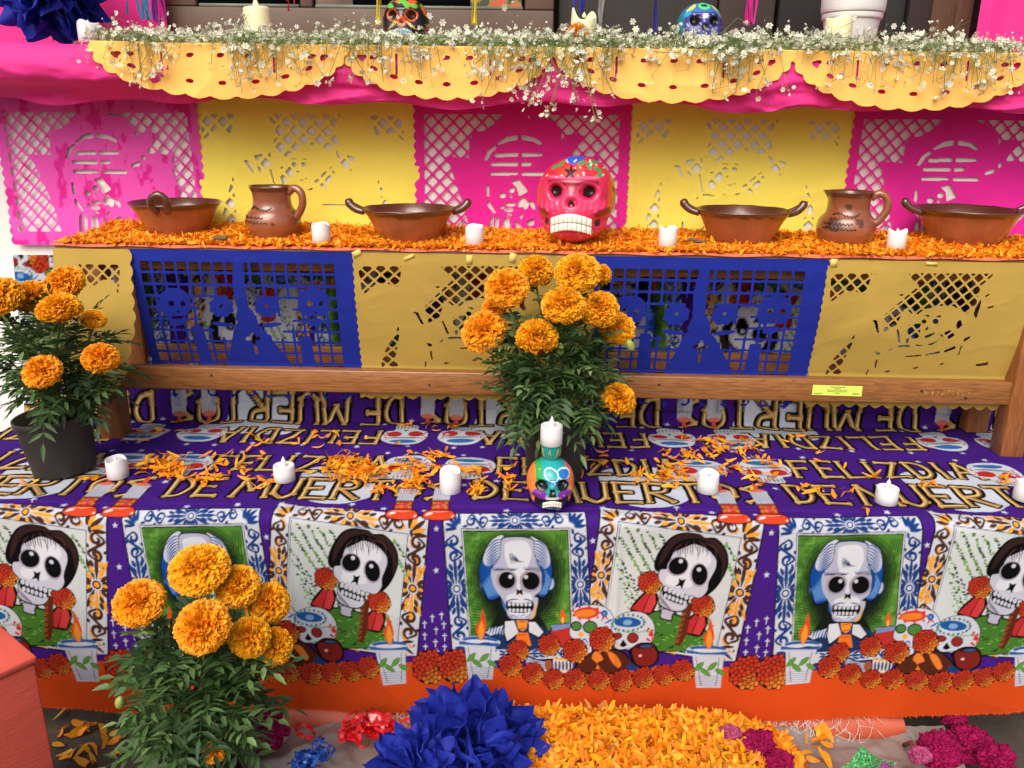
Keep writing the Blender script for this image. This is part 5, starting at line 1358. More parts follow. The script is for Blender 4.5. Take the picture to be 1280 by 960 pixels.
for k in range(7):
    o = head_mesh(100+k).build('flower_head', PETAL); HEADS.append(o.data); bpy.data.objects.remove(o)
LEAF = mat('marigold_leaf', None, .55, .10, 30., trans=.2)
STEM = mat('green_stem', S(82, 100, 48), .6, .1)
LG = [lin((44, 70, 34)), lin((60, 90, 44)), lin((78, 108, 56)), lin((116, 142, 84))]
def pinnate(b, o, d, L, rg, npair=5, lw=.0042, ll=.024, tone=None):
    """feather leaf: curved rachis with pairs of pointed leaflets"""
    d = d/np.linalg.norm(d); side = np.cross(d, (0, 0, 1.0)); side /= np.linalg.norm(side)+1e-6
    nrm = np.cross(side, d); droop = rg.uniform(.05, .4)
    ts = np.linspace(0, 1, npair+2)
    R = o+d*L*ts[:, None]+np.array([0, 0, -1.0])*droop*L*(ts**2)[:, None]
    b.tube(R, np.linspace(.0009, .0004, len(R)), 3, LG[1], False)
    col = LG[tone if tone is not None else int(rg.choice([0, 0, 1, 1, 1, 2, 2, 3], 1)[0])]*rg.uniform(.85, 1.15)
    T = np.gradient(R, axis=0); T /= np.linalg.norm(T, axis=1)[:, None]
    for k in range(1, npair+2):
        for s in ((-1, 1) if k < npair+1 else (0,)):
            dd = T[k]*(.55 if s else 1)+side*s*.85+nrm*rg.uniform(-.1, .35); dd /= np.linalg.norm(dd)
            l = ll*(1-.35*abs(k/(npair+1)-.45))*rg.uniform(.85, 1.15)*(1.1 if s == 0 else 1)
            w_ = np.cross(dd, nrm+rg.normal(0, .3, 3)); w_ /= np.linalg.norm(w_)+1e-6; up = np.cross(w_, dd)
            p = R[k]; dz = np.array([0, 0, -l]); m1, m2 = p+dd*l*.32+dz*.01, p+dd*l*.66+dz*.06
            v = [p, m1+w_*lw+up*.0013, m2+w_*lw*.74+up*.001, p+dd*l+dz*.17, m2-w_*lw*.74+up*.001, m1-w_*lw+up*.0013, m1-up*.0006, m2-up*.0006]
            b.add(v, [(1, 2, 7, 6), (6, 7, 4, 5)], [(0, 1, 6), (0, 6, 5), (2, 3, 7), (7, 3, 4)], col*rg.uniform(.9, 1.1))
def marigold(label, potc, pot, heads, crown, nleaf, seed, group='potted marigolds', buds=(), lsz=1.0):
    """pot centre (x,y,z), pot (r_bottom, r_top, h, tilt); heads as (point, rx, rz, variant); crown ellipsoid (centre, radii)"""
    rg = np.random.default_rng(seed)
    t = thing('potted_marigold', label, 'potted plant', potc, group); O = np.asarray(potc, float)
    rb, rt, h, tilt = pot
    pr = [(0, .0), (rb*.97, 0), (rb, .003), (rt*.985, h*.86), (rt*.99, h*.87), (rt*1.03, h*.885), (rt*1.05, h*.99), (rt*1.04, h), (rt*.99, h*.99), (rt*.93, h*.7), (0, h*.7)]
    b = MB(); b.lathe(pr, 56); po = b.build('pot', mat('black_plastic', S(44, 42, 42), .55, .10, 15., .1, 30.), t); po.rotation_euler = (0, tilt, 0)
    b = MB(); g_ = [(0, h*.84), (rt*.5, h*.83), (rt*.95, h*.80)]; b.lathe(g_[::-1], 24); so = b.build('soil', mat('soil', S(52, 38, 28), .95, .3, 60., 1., 120.), t); so.rotation_euler = (0, tilt, 0)
    cen, rad = np.array(crown[0], float)-O, np.array(crown[1], float)
    base = np.array([0, 0, h*.82])
    st = MB()
    ends = []
    for (hp, rx, rz, var) in heads:
        e = np.asarray(hp, float)-O
        s0 = base+np.array([rg.normal(0, rt*.25), rg.normal(0, rt*.2), 0])
        mid = s0*.45+e*.55+np.array([rg.normal(0, .01), rg.normal(0, .01), .0]); mid[:2] = s0[:2]*.5+e[:2]*.5
        pts = crv([s0, mid, e-np.array([0, 0, rz*.4])], 8); st.tube(pts, np.linspace(.0034, .0022, len(pts)), 6); ends.append(pts)
        o = put('flower_head', HEADS[(var+len(ends)*2+seed) % 7], t, e); o.scale = (rx, rx, rz/.80)
        d = e-cen; yaw = rg.uniform(0, 6.28)
        tl = np.clip(d[0]*1.4, -.5, .5)
        o.rotation_mode = 'ZYX'; o.rotation_euler = (rg.uniform(.05, .75), tl+rg.uniform(-.25, .25), rg.uniform(0, 6.28))
        cx = MB(); cx.lathe([(.0022, -rz*1.0), (rx*.22, -rz*.75), (rx*.34, -rz*.3), (rx*.2, -rz*.1)], 10); cx.build('calyx', STEM, t, True, e)
    for k in range(16):
        e = cen+rg.normal(0, .5, 3)*rad*.8; s0 = base+np.array([rg.normal(0, rt*.3), rg.normal(0, rt*.25), 0]); pts = crv([s0, s0*.4+e*.6+np.array([0, 0, .02]), e], 6)
        st.tube(pts, np.linspace(.0026, .0012, len(pts)), 5); ends.append(pts)
    st.build('stems', STEM, t)
    lf = MB()
    for k in range(nleaf):
        pts = ends[rg.integers(len(ends))]
        q = rnd_unit(1)[0]; r3 = rg.random()**.45
        o = cen+q*rad*r3*.82
        if o[2] < h*1.02: o[2] = h*1.02+rg.random()*.05
        d = q*np.array([1, 1, .6])+np.array([0, -.15, .25])+rg.normal(0, .35, 3)
        pinnate(lf, o, d, rg.uniform(.038, .075)*lsz, rg, int(rg.integers(3, 6)), rg.uniform(.0030, .0048)*lsz, rg.uniform(.020, .034)*lsz)
    for pts in ends[:len(heads)]:                              # leaves up the flower stems
        for k in range(5):
            i = int(rg.integers(len(pts)//3, len(pts)-2)); pinnate(lf, pts[i], np.array([rg.normal(), rg.normal(-.3, .8), .35]), rg.uniform(.035, .06)*lsz, rg, 4, .0040*lsz, .026*lsz)
    fo = lf.build('foliage', LEAF, t); fo['kind'] = 'stuff'
    for bp_ in buds:
        e = np.asarray(bp_, float)-O; b = MB(); b.lathe(crv([(0, -.012), (.006, -.008), (.0075, .002), (.005, .010), (0, .014)], 4), 12); q = b.build('bud', mat('bud_green', S(150, 164, 84), .55, .1), t, True, e); q.rotation_euler = (.3, rg.uniform(-.8, .8), 0)
    return t
def hd(px, py, Y, rxp, rzp, v):
    p = at_y(np.array(float(px)), np.array(float(py)), Y); dep = (p-CAMLOC)@(-RM[:, 2]); k = dep/FOC
    return (p, rxp*k, rzp*k, v)
# centre pot on the cloth
pc = at_z(np.array(693.), np.array(600.), PLZ+.004); Yc = 1.47; pc = np.array([at_y(np.array(693.), np.array(590.), Yc)[0], Yc, PLZ+.004])
hs = [hd(669, 342, 1.50, 22, 20, 0), hd(722, 343, 1.49, 28, 20, 1), hd(752, 346, 1.54, 12, 14, 2), hd(634, 362, 1.46, 27, 21, 2), hd(704, 385, 1.40, 27, 22, 3), hd(748, 390, 1.47, 25, 23, 0), hd(771, 413, 1.52, 22, 20, 1), hd(671, 426, 1.39, 26, 24, 2), hd(606, 416, 1.47, 28, 21, 3), hd(617, 388, 1.50, 15, 13, 1), hd(771, 502, 1.42, 22, 21, 0)]
cc_ = at_y(np.array(690.), np.array(468.), 1.46)
marigold('potted marigold with many orange blooms in the middle, before the bench rail', pc, (.052, .064, .125, .0), hs, (cc_, (.115, .09, .108)), 210, 1, buds=[at_y(np.array(788.), np.array(432.), 1.47), at_y(np.array(700.), np.array(437.), 1.40)])
# left pot on the cloth
Yl = 1.475; pl = np.array([at_y(np.array(81.), np.array(580.), Yl)[0], Yl, PLZ+.004])
hs = [hd(82, 356, 1.46, 24, 18, 0), hd(2, 375, 1.42, 28, 23, 1), hd(42, 374, 1.48, 23, 20, 2), hd(75, 389, 1.38, 26, 19, 3), hd(117, 400, 1.44, 15, 10, 0), hd(126, 450, 1.36, 22, 18, 1), hd(54, 466, 1.34, 23, 17, 2)]
cc_ = at_y(np.array(66.), np.array(452.), 1.45)
marigold('potted marigold in a black pot at the left end of the purple cloth', pl, (.055, .067, .112, -.07), hs, (cc_, (.115, .085, .11)), 165, 2)
# front pot on the ground
Yf = 1.06; pf = np.array([at_y(np.array(235.), np.array(900.), Yf)[0], Yf, .0])
hs = [hd(250, 714, 1.08, 36, 24, 0), hd(175, 755, 1.06, 31, 22, 1), hd(255, 784, 1.00, 33, 28, 2), hd(298, 735, 1.10, 27, 24, 3), hd(336, 756, 1.12, 25, 29, 0), hd(312, 798, 1.05, 25, 28, 1), hd(342, 811, 1.08, 22, 26, 2), hd(268, 940, 1.00, 14, 16, 3)]
cc_ = at_y(np.array(248.), np.array(862.), 1.06)
marigold('potted marigold standing on the ground before the cloth at lower left', pf, (.06, .075, .14, 0), hs, (cc_, (.078, .085, .135)), 225, 3, lsz=1.12, buds=[at_y(np.array(150.), np.array(878.), 1.05)])
# ------------------------------------------------------------------ loose marigold petals
LPET = mat('loose_petal', None, .6, .06, 40., trans=.2)
def petals(b, C, N, rg, L=(.014, .026), W=.0036, up=.5, nrm=None):
    """narrow curled petals at the points C"""
    n_ = len(C)
    yaw = rg.uniform(0, 6.283, n_); pit = rg.normal(0, up, n_)
    f = np.stack([np.cos(yaw)*np.cos(pit), np.sin(yaw)*np.cos(pit), np.sin(pit)], -1)
    s = np.stack([-np.sin(yaw), np.cos(yaw), rg.normal(0, .5, n_)], -1); s /= np.linalg.norm(s, axis=1)[:, None]
    u = np.cross(f, s); l = rg.uniform(*L, n_)[:, None]; w_ = W*rg.uniform(.6, 1.25, (n_, 1)); cu = rg.normal(0, .42, (n_, 1))
    rows = []
    for t, ww in ((-.5, .25), (-.1, .9), (.25, 1.0), (.5, .45)):
        c = C+f*l*t+u*(cu*l*(t*t*2-.2)); rows.append(np.stack([c-s*w_*ww, c+s*w_*ww], 1))
    P = np.stack(rows, 1)
    base = lin((255, 166, 18))*rg.uniform(.75, 1.05, (n_, 1)); base[:, 1] *= rg.uniform(.68, 1.25, n_); dk = rg.random(n_) < .05; base[dk] *= np.array([.55, .5, .6])
    col = np.repeat(base[:, None, :], 8, 1).reshape(-1, 3)
    idx = np.arange(n_*8).reshape(n_, 4, 2)
    q = np.stack([idx[:, :-1, 0], idx[:, :-1, 1], idx[:, 1:, 1], idx[:, 1:, 0]], -1).reshape(-1, 4)
    b.add(P.reshape(-1, 3), q, None, np.clip(col, 0, 1))
rg = np.random.default_rng(3)
# bed on the bench
def bedh(x, y): return .003+.012*np.clip((y-.03)/.15, 0, 1)*(.7+.6*fbm(np.stack([x*9, y*9, x*0], -1), 2, 61))
b = MB()
gx, gy = np.meshgrid(np.linspace(BL+.01, BR, 260), np.linspace(.006, .250, 40))
b.grid(np.stack([gx, gy, BZ+.0035+bedh(gx, gy)*.85], -1), lin((232, 124, 14)))
n_ = 9800; x = rg.uniform(BL+.012, BR, n_); y = rg.beta(1.0, 1.15, n_)*.25+.001
petals(b, np.stack([x, y, BZ+.005+bedh(x, y)*(.9+.3*rg.random(n_))], -1), n_, rg, (.012, .030), .0030, .35)
n_ = 900; x = rg.uniform(BL+.012, BR, n_); petals(b, np.stack([x, rg.normal(-.001, .004, n_), BZ+.006+rg.random(n_)*.004], -1), n_, rg, (.012, .024), .004, .3)
o = b.build('petal_bed', LPET, None, True, (0, 1.62, PLZ)); o.rotation_euler[2] = BROT
tag(o, 'bed of loose orange marigold petals covering the bench seat', 'petals', kind='stuff')
# bits of dark twig lying in the bed
for px, py, lab in ((276, 297, 'small grey brown chip lying in the petals before the left jug'), (868, 302, 'dark dry leaf in the petals left of the third bowl')):
    p = on_seat(px, py, BEDZ+.01); b = MB()
    if px < 500: bb = bmesh_box((-.014, -.006, -.004), (.014, .006, .004), .003); v = np.array(bb[0]); v += .002*fbm(v*150, 2, 1)[:, None]; b.add(v, bb[1], bb[2])
    else: b.tube(crv([(-.02, 0, 0), (-.005, .004, .004), (.012, 0, .0), (.028, -.004, .004)], 5), np.concatenate([np.linspace(.001, .004, 8), np.linspace(.004, .0008, 8)]), 6)
    tag(b.build('stone_chip' if px < 500 else 'dry_leaf', mat('grey_brown', S(96, 84, 58), .8, .2), None, True, p), lab, 'stone' if px < 500 else 'leaf')
# petals strewn on the cloth
b = MB(); C = []
for (px, py, sx, sy, n_) in ((208, 587, 22, 9, 170), (250, 600, 14, 4, 22), (445, 592, 34, 11, 190), (430, 575, 25, 8, 50), (520, 588, 30, 10, 60), (545, 570, 22, 7, 26), (585, 590, 22, 7, 40), (595, 612, 9, 6, 26), (530, 600, 18, 8, 34),
                             (515, 605, 12, 8, 26), (548, 531, 30, 3, 16), (508, 530, 8, 3, 12), (300, 575, 40, 14, 34), (330, 601, 18, 5, 16), (268, 596, 12, 5, 16), (480, 612, 10, 5, 18), (855, 570, 30, 8, 40), (835, 590, 20, 7, 36), (900, 562, 28, 7, 44), (930, 558, 14, 8, 30), (915, 585, 18, 7, 22), (960, 575, 16, 8, 26),
                             (950, 600, 18, 8, 16), (1015, 612, 22, 7, 18), (880, 550, 25, 6, 20), (830, 600, 40, 10, 26), (1160, 605, 10, 4, 10), (1095, 595, 6, 3, 6), (1060, 620, 20, 8, 8), (1255, 600, 10, 5, 12), (640, 610, 14, 6, 10), (630, 596, 14, 5, 10), (800, 590, 30, 10, 16), (745, 575, 20, 8, 10),
                             (30, 605, 14, 5, 10), (190, 545, 30, 12, 12), (330, 548, 60, 8, 16), (420, 545, 50, 8, 14), (120, 598, 12, 3, 10), (1000, 560, 60, 20, 14), (700, 560, 300, 25, 30), (500, 590, 300, 18, 40), (1080, 636, 6, 3, 4)):
    q = np.stack([rg.normal(px, sx*.6, n_), rg.normal(py, sy*.6, n_)], -1); q = q[(q[:, 1] < 640) & (q[:, 1] > 522)]
    w3 = at_z(q[:, 0], q[:, 1], PLZ+.006); w3[:, 2] += .002+rg.random(len(q))**2*min(.02, n_*.00009)
    C.append(w3[(w3[:, 1] < 1.74) & (w3[:, 1] > FRY+.02)])
C = np.concatenate(C); C = C[rg.random(len(C)) < .72]; petals(b, C, len(C), rg, (.014, .034), .0034, .22)
tag(b.build('strewn_petals', LPET), 'loose orange marigold petals strewn over the purple cloth', 'petals', kind='stuff')
# heap on the ground, right of the blue pompom
def heap(x, y): return .115*np.exp(-(((x-.17)/.36)**4))*np.clip((1.34-y)/.10, .35, 1)
b = MB(); gx, gy = np.meshgrid(np.linspace(-.12, .53, 80), np.linspace(.85, 1.36, 60)); b.grid(np.stack([gx, gy, heap(gx, gy)*.9], -1), lin((206, 100, 8)))
n_ = 8500; x = rg.uniform(-.1, .51, n_); y = rg.uniform(.88, 1.36, n_); petals(b, np.stack([x, y, heap(x, y)*.92+.004+rg.random(n_)*.012], -1), n_, rg, (.016, .042), .0042, .5)
tag(b.build('petal_heap', LPET), 'thick heap of orange marigold petals on the ground beside the blue pompom', 'petals', kind='stuff')
b = MB(); C = at_z(rg.uniform(70, 160, 26), rg.uniform(890, 958, 26), .004); C2 = at_z(rg.uniform(985, 1045, 12), rg.uniform(915, 955, 12), .05); C = np.vstack([C, C2]); C[:, 2] += .003
petals(b, C, len(C), rg, (.022, .045), .006, .25); tag(b.build('scattered_petals', LPET), 'few curled orange petals scattered on the dark ground by the salmon box', 'petals', kind='stuff')

# ------------------------------------------------------------------ baby's breath along the sill
GYP_S = mat('sprig_stem', S(104, 128, 64), .6, .1); GYP_F = mat('white_blossom', None, .7, .04, trans=.25)
def blossom(b, p, r, rg):
    d = rnd_unit(1)[0]; d[1] -= .6; d[2] += .2; d /= np.linalg.norm(d)
    a = np.cross(d, (0, .3, 1.)); a /= np.linalg.norm(a); c = np.cross(d, a); n_ = 6
    v = [p]
    for i in range(n_):
        for off, k, hh in ((-.42, .72, .15), (0, 1.0, .32), (.42, .72, .15)):
            th = (i+off)*2*math.pi/n_; v.append(p+r*k*(a*math.cos(th)+c*math.sin(th))+d*r*hh*(.5+rg.random()))
    t = []
    for i in range(n_):
        k = 1+i*3; t += [(0, k, k+1), (0, k+1, k+2)]
    col = np.tile(lin((244, 244, 236))*rg.uniform(.88, 1.0), (len(v), 1)); col[0] = lin((214, 220, 170))
    b.add(v, None, t, col)
def sprig_bunch(px0, px1, label, seed, dens, hang):
    rg = np.random.default_rng(seed)
    Ys = 1.72; x0, x1 = at_y(np.array([px0, px1], float), np.array([50., 50.]), Ys)[:, 0]
    t = thing('baby_breath_bunch', label, 'flowers', ((x0+x1)/2, 1.76, SILZ+.006), "bunches of baby's breath"); O = np.array([(x0+x1)/2, 1.76, SILZ+.006])
    s, f = MB(), MB()
    N = int((x1-x0)*dens)
    def clump(x_): return math.sin(x_*23+seed)+math.sin(x_*41+seed*2)*.6
    for k in range(N):
        bx = rg.uniform(x0-.02, x1+.02); by = rg.uniform(1.705, 1.83); bz = SILZ+.006+rg.random()*.014
        m = rg.random()
        if clump(bx) < .0 and m > .74: m *= .5
        if m < .42:   dr_ = np.array([rg.normal(0, 1), rg.normal(-.4, .4), rg.normal(.05, .12)]); L = rg.uniform(.03, .08)          # lying, tangled
        elif m < .74: dr_ = np.array([rg.normal(0, .7), rg.normal(-.2, .3), 1.0]); L = rg.uniform(.006, .022); by = rg.uniform(1.72, 1.84)            # standing
        else:         dr_ = np.array([rg.normal(0, .5), -1.0, -.05]); L = rg.uniform(.015, .04); by = rg.uniform(1.690, 1.715)                          # tumbling over the edge
        dr_ = dr_/np.linalg.norm(dr_)
        p0 = np.array([bx, by, bz]); p1 = p0+dr_*L
        if m >= .74:
            dn = rg.random()**2.0*hang+.01; p1 = p0+np.array([dr_[0]*L, -L*.5-.004, .004]); p2 = p1+np.array([rg.normal(0, .008), -rg.uniform(.0, .012), -dn]); pts = crv([p0, p1, p2], 4)
        else: pts = crv([p0, p0+dr_*L*.5+np.array([0, 0, .006]), p1], 4)
        s.tube(pts-O, .00042, 3, caps=False)
        for j in range(int(rg.integers(1, 4))):
            tt = pts[int(rg.integers(len(pts)//2, len(pts)))]
            if m >= .74 and rg.random() < .5: tt = pts[-1]
            e = tt+rg.normal(0, .011, 3)+np.array([0, -.002, 0]); 
            s.tube(np.array([tt, (tt+e)/2+rg.normal(0, .002, 3), e])-O, .0004, 3, caps=False)
            r = rg.uniform(.0036, .0080) if rg.random() < .5 else rg.uniform(.0014, .003)
            blossom(f, e-O, r, rg)
            if r > .0055:
                blossom(f, e-O+rg.normal(0, .001, 3), r*.6, rg)
    for k in range(46 if hang > .1 else 7):                    # long trailing strands with blossoms at their ends
        bx = rg.normal((x0+x1)/2, .05) if hang > .1 else rg.uniform(x0, x1); dn = rg.uniform(.03, 1.)*hang
        p0 = np.array([bx, 1.70, SILZ+.01]); pts = crv([p0, p0+np.array([rg.normal(0, .006), -.012, -.01]), p0+np.array([rg.normal(0, .02), -.016, -dn])], 5); s.tube(pts-O, .0007, 4, caps=False)
        for j in range(int(rg.integers(3, 8))): blossom(f, pts[-1]+rg.normal(0, .007, 3)-O, rg.uniform(.0025, .0065), rg)
        blossom(f, pts[len(pts)//2]+rg.normal(0, .004, 3)-O, rg.uniform(.0025, .005), rg)
    for k in range(int((x1-x0)*55)):                           # fuller clusters
        c = np.array([rg.uniform(x0, x1), rg.uniform(1.70, 1.76), SILZ+.014+rg.random()*.010])
        if rg.random() < .12: c = np.array([c[0], 1.698, SILZ-rg.uniform(.0, .04)])
        for j in range(int(rg.integers(6, 14))):
            e = c+rg.normal(0, 1, 3)*np.array([.011, .006, .006]); s.tube(np.array([c+np.array([0, .02, -.004]), e])-O, .0004, 3, caps=False)
            blossom(f, e-O, rg.uniform(.003, .0078), rg)
    for k in range(int((x1-x0)*1500)):                          # fine green leaves in the mass
        c = np.array([rg.uniform(x0, x1), rg.uniform(1.70, 1.80), SILZ+.006+rg.random()*.016]); d = rnd_unit(1)[0]*np.array([1, .6, .5]); l = rg.uniform(.012, .03)
        w_ = np.cross(d, (0, 1., .3)); w_ /= np.linalg.norm(w_)+1e-6
        s.add(np.array([c-w_*.0010, c+w_*.0010, c+d*l])-O, None, [(0, 1, 2)])
    so = s.build('sprig_stems', GYP_S, t); so['kind'] = 'stuff'
    fo = f.build('blossoms', GYP_F, t, False); fo['kind'] = 'stuff'
for a_, (x0, x1, lab, hg) in enumerate(((128, 300, "baby's breath sprigs at the left end of the sill, left of the upright cream candle", .085), (300, 420, "baby's breath sprigs right of the upright cream candle", .07), (420, 560, "baby's breath sprigs round the black painted skull", .07), (560, 690, "baby's breath sprigs between the black skull and the orange blossom", .075),
                                     (640, 760, "long trailing baby's breath sprigs hanging above the red skull", .13), (760, 900, "baby's breath sprigs below the blue and purple skull", .075), (880, 1030, "dense white baby's breath sprigs left of the white bucket", .09), (1030, 1160, "baby's breath sprigs before the white bucket", .07), (1150, 1272, "baby's breath sprigs at the right end of the sill", .075))):
    sprig_bunch(x0, x1, lab, 200+a_, 1350 if a_ != 6 else 1900, hg)

# ------------------------------------------------------------------ tissue pompoms
POM = mat('royal_blue_tissue', S(30, 46, 158), .65, .10, 9., .3, 40., trans=.3, spec=.3)
def pompom(c, R, n_, label, seed, flat=1.0, group='blue tissue pompoms'):
    rg = np.random.default_rng(seed); t = thing('paper_pompom', label, 'pompom', c, group)
    D = rnd_unit(n_); 
    for k in range(n_):
        d = D[k]*np.array([1, 1, flat]); d /= np.linalg.norm(d); a = np.cross(d, rnd_unit(1)[0]); a /= np.linalg.norm(a); c2 = np.cross(d, a)
        nu, nv = 12, 11; uu = np.linspace(-1, 1, nv); ss = np.linspace(.08, 1, nu)
        w_ = R*rg.uniform(.20, .36)*np.interp(ss, [0, .35, .75, 1], [.12, .5, .95, .85]); L = R*rg.uniform(.82, 1.08)
        cup = rg.uniform(.2, .9)*rg.choice([-1, 1]); bend = rg.normal(0, .14)
        P = np.empty((nu, nv, 3))
        for i in range(nu):
            ph = uu*(1.0+.3*rg.random())
            tipc = 1-.42*abs(uu)**1.2*(i/(nu-1.))**3
            P[i] = d*(L*ss[i]*tipc)[:, None] if np.ndim(tipc) else np.tile(d*L*ss[i], (nv, 1))
            P[i] += a[None]*(w_[i]*np.sin(ph))[:, None]+c2[None]*(w_[i]*cup*(1-np.cos(ph))*1.6+bend*L*ss[i]**2)[:, None]
        cr = fbm(P*(3.2/R)+k, 3, seed+k); P += c2*(cr[..., None]*R*.22*ss[:, None, None]); cr = fbm(P*(11/R)+k, 2, seed+k+9); P += (c2*.7+a*.4)*(cr[..., None]*R*.08*ss[:, None, None])
        b = MB(); b.grid(P); b.build('tissue_petal', POM, t, False)
    return t
pompom(at_y(np.array(592.), np.array(948.), 1.14), .130, 230, 'large blue tissue pompom on the ground, before the orange hem', 71)
pompom(at_y(np.array(520.), np.array(965.), 1.08), .085, 110, 'smaller blue tissue pompom tucked against the large one, at the bottom edge', 72)
pompom(at_y(np.array(62.), np.array(-18.), 1.80), .118, 130, 'blue tissue pompom hanging above the sill at upper left', 73)
# small items on the sill
b = MB(); b.lathe(crv([(0, 0), (.042, 0), (.044, .004), (.056, .075), (.057, .077), (.060, .079), (.0605, .088), (.059, .090), (.063, .092), (.064, .115), (.062, .118), (.058, .112), (.045, .012), (0, .01)], 3), 48)
tag(b.build('white_bucket', mat('foam_white', S(208, 208, 206), .5, .03), None, True, sill_p(1062, 1.89, .004)), 'white ribbed plastic bucket behind a cream candle on the sill', 'bucket')
q = put('marigold_bloom', HEADS[1], None, sill_p(722, 1.76, .033)); q.scale = (.021, .021, .026); tag(q, 'single orange marigold bloom on the sill before a cream candle', 'flower')
b = MB(); th = np.linspace(0, math.pi, 20); u = np.linspace(0, 2*math.pi, 48, endpoint=False)
P = np.array([[(.062*math.cos(v)*math.sin(t_)*(1+.04*math.sin(6*v)), .04*math.sin(v)*math.sin(t_), .026*(1+math.cos(t_))*(1+.12*math.sin(5*v))) for v in u] for t_ in th]); b.grid(P, closed_v=True)
tag(b.build('bread_loaf', mat('dark_crust', S(84, 44, 24), .6, .25, 30., .5, 60.), None, True, sill_p(722, 1.86, .002)), 'dark brown bread roll behind the orange bloom on the sill', 'bread')
# crepe streamers hanging over the window
def streamer(px, pyb, m, label, n_, wd, seed, Y=1.90):
    rg = np.random.default_rng(seed); t = thing('crepe_streamer', label, 'streamer', (at_y(np.array(float(px)), np.array(10.), Y)[0], Y, 1.9), 'crepe streamers above the sill')
    zb = at_y(np.array(float(px)), np.array(float(pyb)), Y)[2]-1.9
    for k in range(n_):
        x = rg.normal(0, wd*.35); zz = np.linspace(.0, zb+abs(rg.normal(0, .006)), 30); ph = rg.uniform(0, 6)
        cx = x+.004*np.sin(zz*30+ph)*np.linspace(0, 1, 30); cy = .006*np.sin(zz*22+ph*2)+rg.normal(0, .004)
        hw = .0022+.0010*np.sin(zz*90+ph); tw = np.sin(zz*25+ph)
        L_ = np.stack([cx-hw*np.cos(tw), cy-hw*np.sin(tw), zz], -1); R_ = np.stack([cx+hw*np.cos(tw), cy+hw*np.sin(tw), zz], -1)
        b = MB(); b.grid(np.stack([L_, R_], 1)); b.build('strip', m, t)
CR = lambda n_, c: mat('crepe_'+n_, c, .7, .1, 30., trans=.25)
streamer(180, 26, CR('cyan', S(30, 150, 190)), 'cyan crepe streamer loops right of the upper left pompom', 7, .034, 1)
streamer(196, 30, CR('violet', S(120, 40, 150)), 'violet crepe streamer beside the cyan loops', 6, .018, 2, 1.92)
streamer(364, 15, CR('red', S(190, 36, 40)), 'short red crepe streamer above the sill', 3, .008, 3)
streamer(473, 32, CR('yellow', S(206, 190, 50)), 'yellow crepe streamer left of the black skull', 4, .008, 4)
streamer(594, 36, CR('lemon', S(214, 200, 40)), 'yellow crepe streamer right of the black skull', 5, .010, 5)
streamer(722, 20, CR('blue', S(40, 52, 170)), 'blue crepe streamer above the cream candle with broken rim', 5, .03, 6)
streamer(752, 44, CR('grey', S(150, 150, 146)), 'grey strings hanging right of the broken cream candle', 4, .014, 7)
streamer(823, 45, CR('navy', S(36, 42, 150)), 'single blue crepe streamer left of the blue and purple skull', 2, .005, 8)
streamer(938, 32, CR('magenta', S(226, 36, 160)), 'magenta crepe streamer right of the blue and purple skull', 8, .018, 9)

# ------------------------------------------------------------------ things on the ground
# salmon painted box at lower left
pA = at_y(np.array(42.), np.array(820.), 1.03); hb = float(pA[2])
ang = math.radians(52)
bx = thing('salmon_box', 'salmon red painted wooden box at the lower left corner', 'box', (pA[0], pA[1], 0)); bx.rotation_euler[2] = ang
SAL = mat('salmon_paint', S(208, 84, 68), .7, .07, 6., .35, 40., stretch=(1, 1, 6), var2=.06)
b = MB(); b.box((-.34, 0, .003), (0, .22, hb-.0125), bev=.003); b.build('body', SAL, bx)
b = MB(); b.box((-.343, -.003, hb-.012), (.003, .223, hb), bev=.003); b.build('lid', SAL, bx)
# low terracotta step under the cloth, with crackled clear film
b = MB(); xs = np.linspace(-.42, .74, 100); th = np.linspace(0, math.pi*.9, 14)
P = np.array([[(x, 1.318-.05*math.cos(a)*0-.035*math.sin(a), .030+.040*math.cos(a)+.004*math.sin(x*7)) for a in th] for x in xs]); P[..., 1] += .012*fbm(P*np.array([8, 0, 20]), 2, 4); b.grid(P)
o = b.build('paper_roll', mat('terracotta_paper', S(176, 78, 52), .55, .12, 14., .3, 50.)); tag(o, 'terracotta paper roll with crackled film lying under the orange hem', 'paper roll')
b = MB(); rg = np.random.default_rng(17)
for cx in (-.18, .07, .30, .36, .42, .47, .52, .56, .62):
    for k in range(44):
        x = cx+rg.normal(0, .032); z = .045+rg.uniform(-.03, .03); a = rg.uniform(-1.2, 1.2)+math.pi/2*(rg.random() < .5); l = rg.uniform(.006, .022)
        q = []
        for s in (-1, 0, 1):
            zz = np.clip(z+s*l*math.sin(a), -.005, .068); aa = math.acos(np.clip((zz-.030)/.040, -1, 1)); xx = x+s*l*math.cos(a)+rg.normal(0, .001)
            q.append((xx, 1.318-.035*math.sin(aa)-.010, zz))
        b.tube(q, .00045, 4)
k = b.build('film_creases', mat('film_glint', S(214, 196, 184), .25, .0, coat=.6), o); k['kind'] = 'stuff'
# dull translucent plastic sheet on the ground
b = MB(); gx, gy = np.meshgrid(np.linspace(-.52, .82, 260), np.linspace(.86, 1.30, 100))
hz = .012*ridge(np.stack([gx*7+gy*5, gy*8-gx*3, gx*0], -1), 4, 99)+.014+.030*(fbm(np.stack([gx*6, gy*6, gx*0], -1), 4, 91)+.4)+.02*np.abs(fbm(np.stack([gx*14, gy*14, gx*0], -1), 2, 95))
b.grid(np.stack([gx, gy, np.maximum(hz, .006)], -1)); tag(b.build('plastic_sheet', mat('cloudy_plastic', S(150, 136, 130), .22, .12, 8., .5, 40., trans=.2, coat=.5)), 'crumpled cloudy plastic sheet on the ground before the cloth', 'plastic sheet')
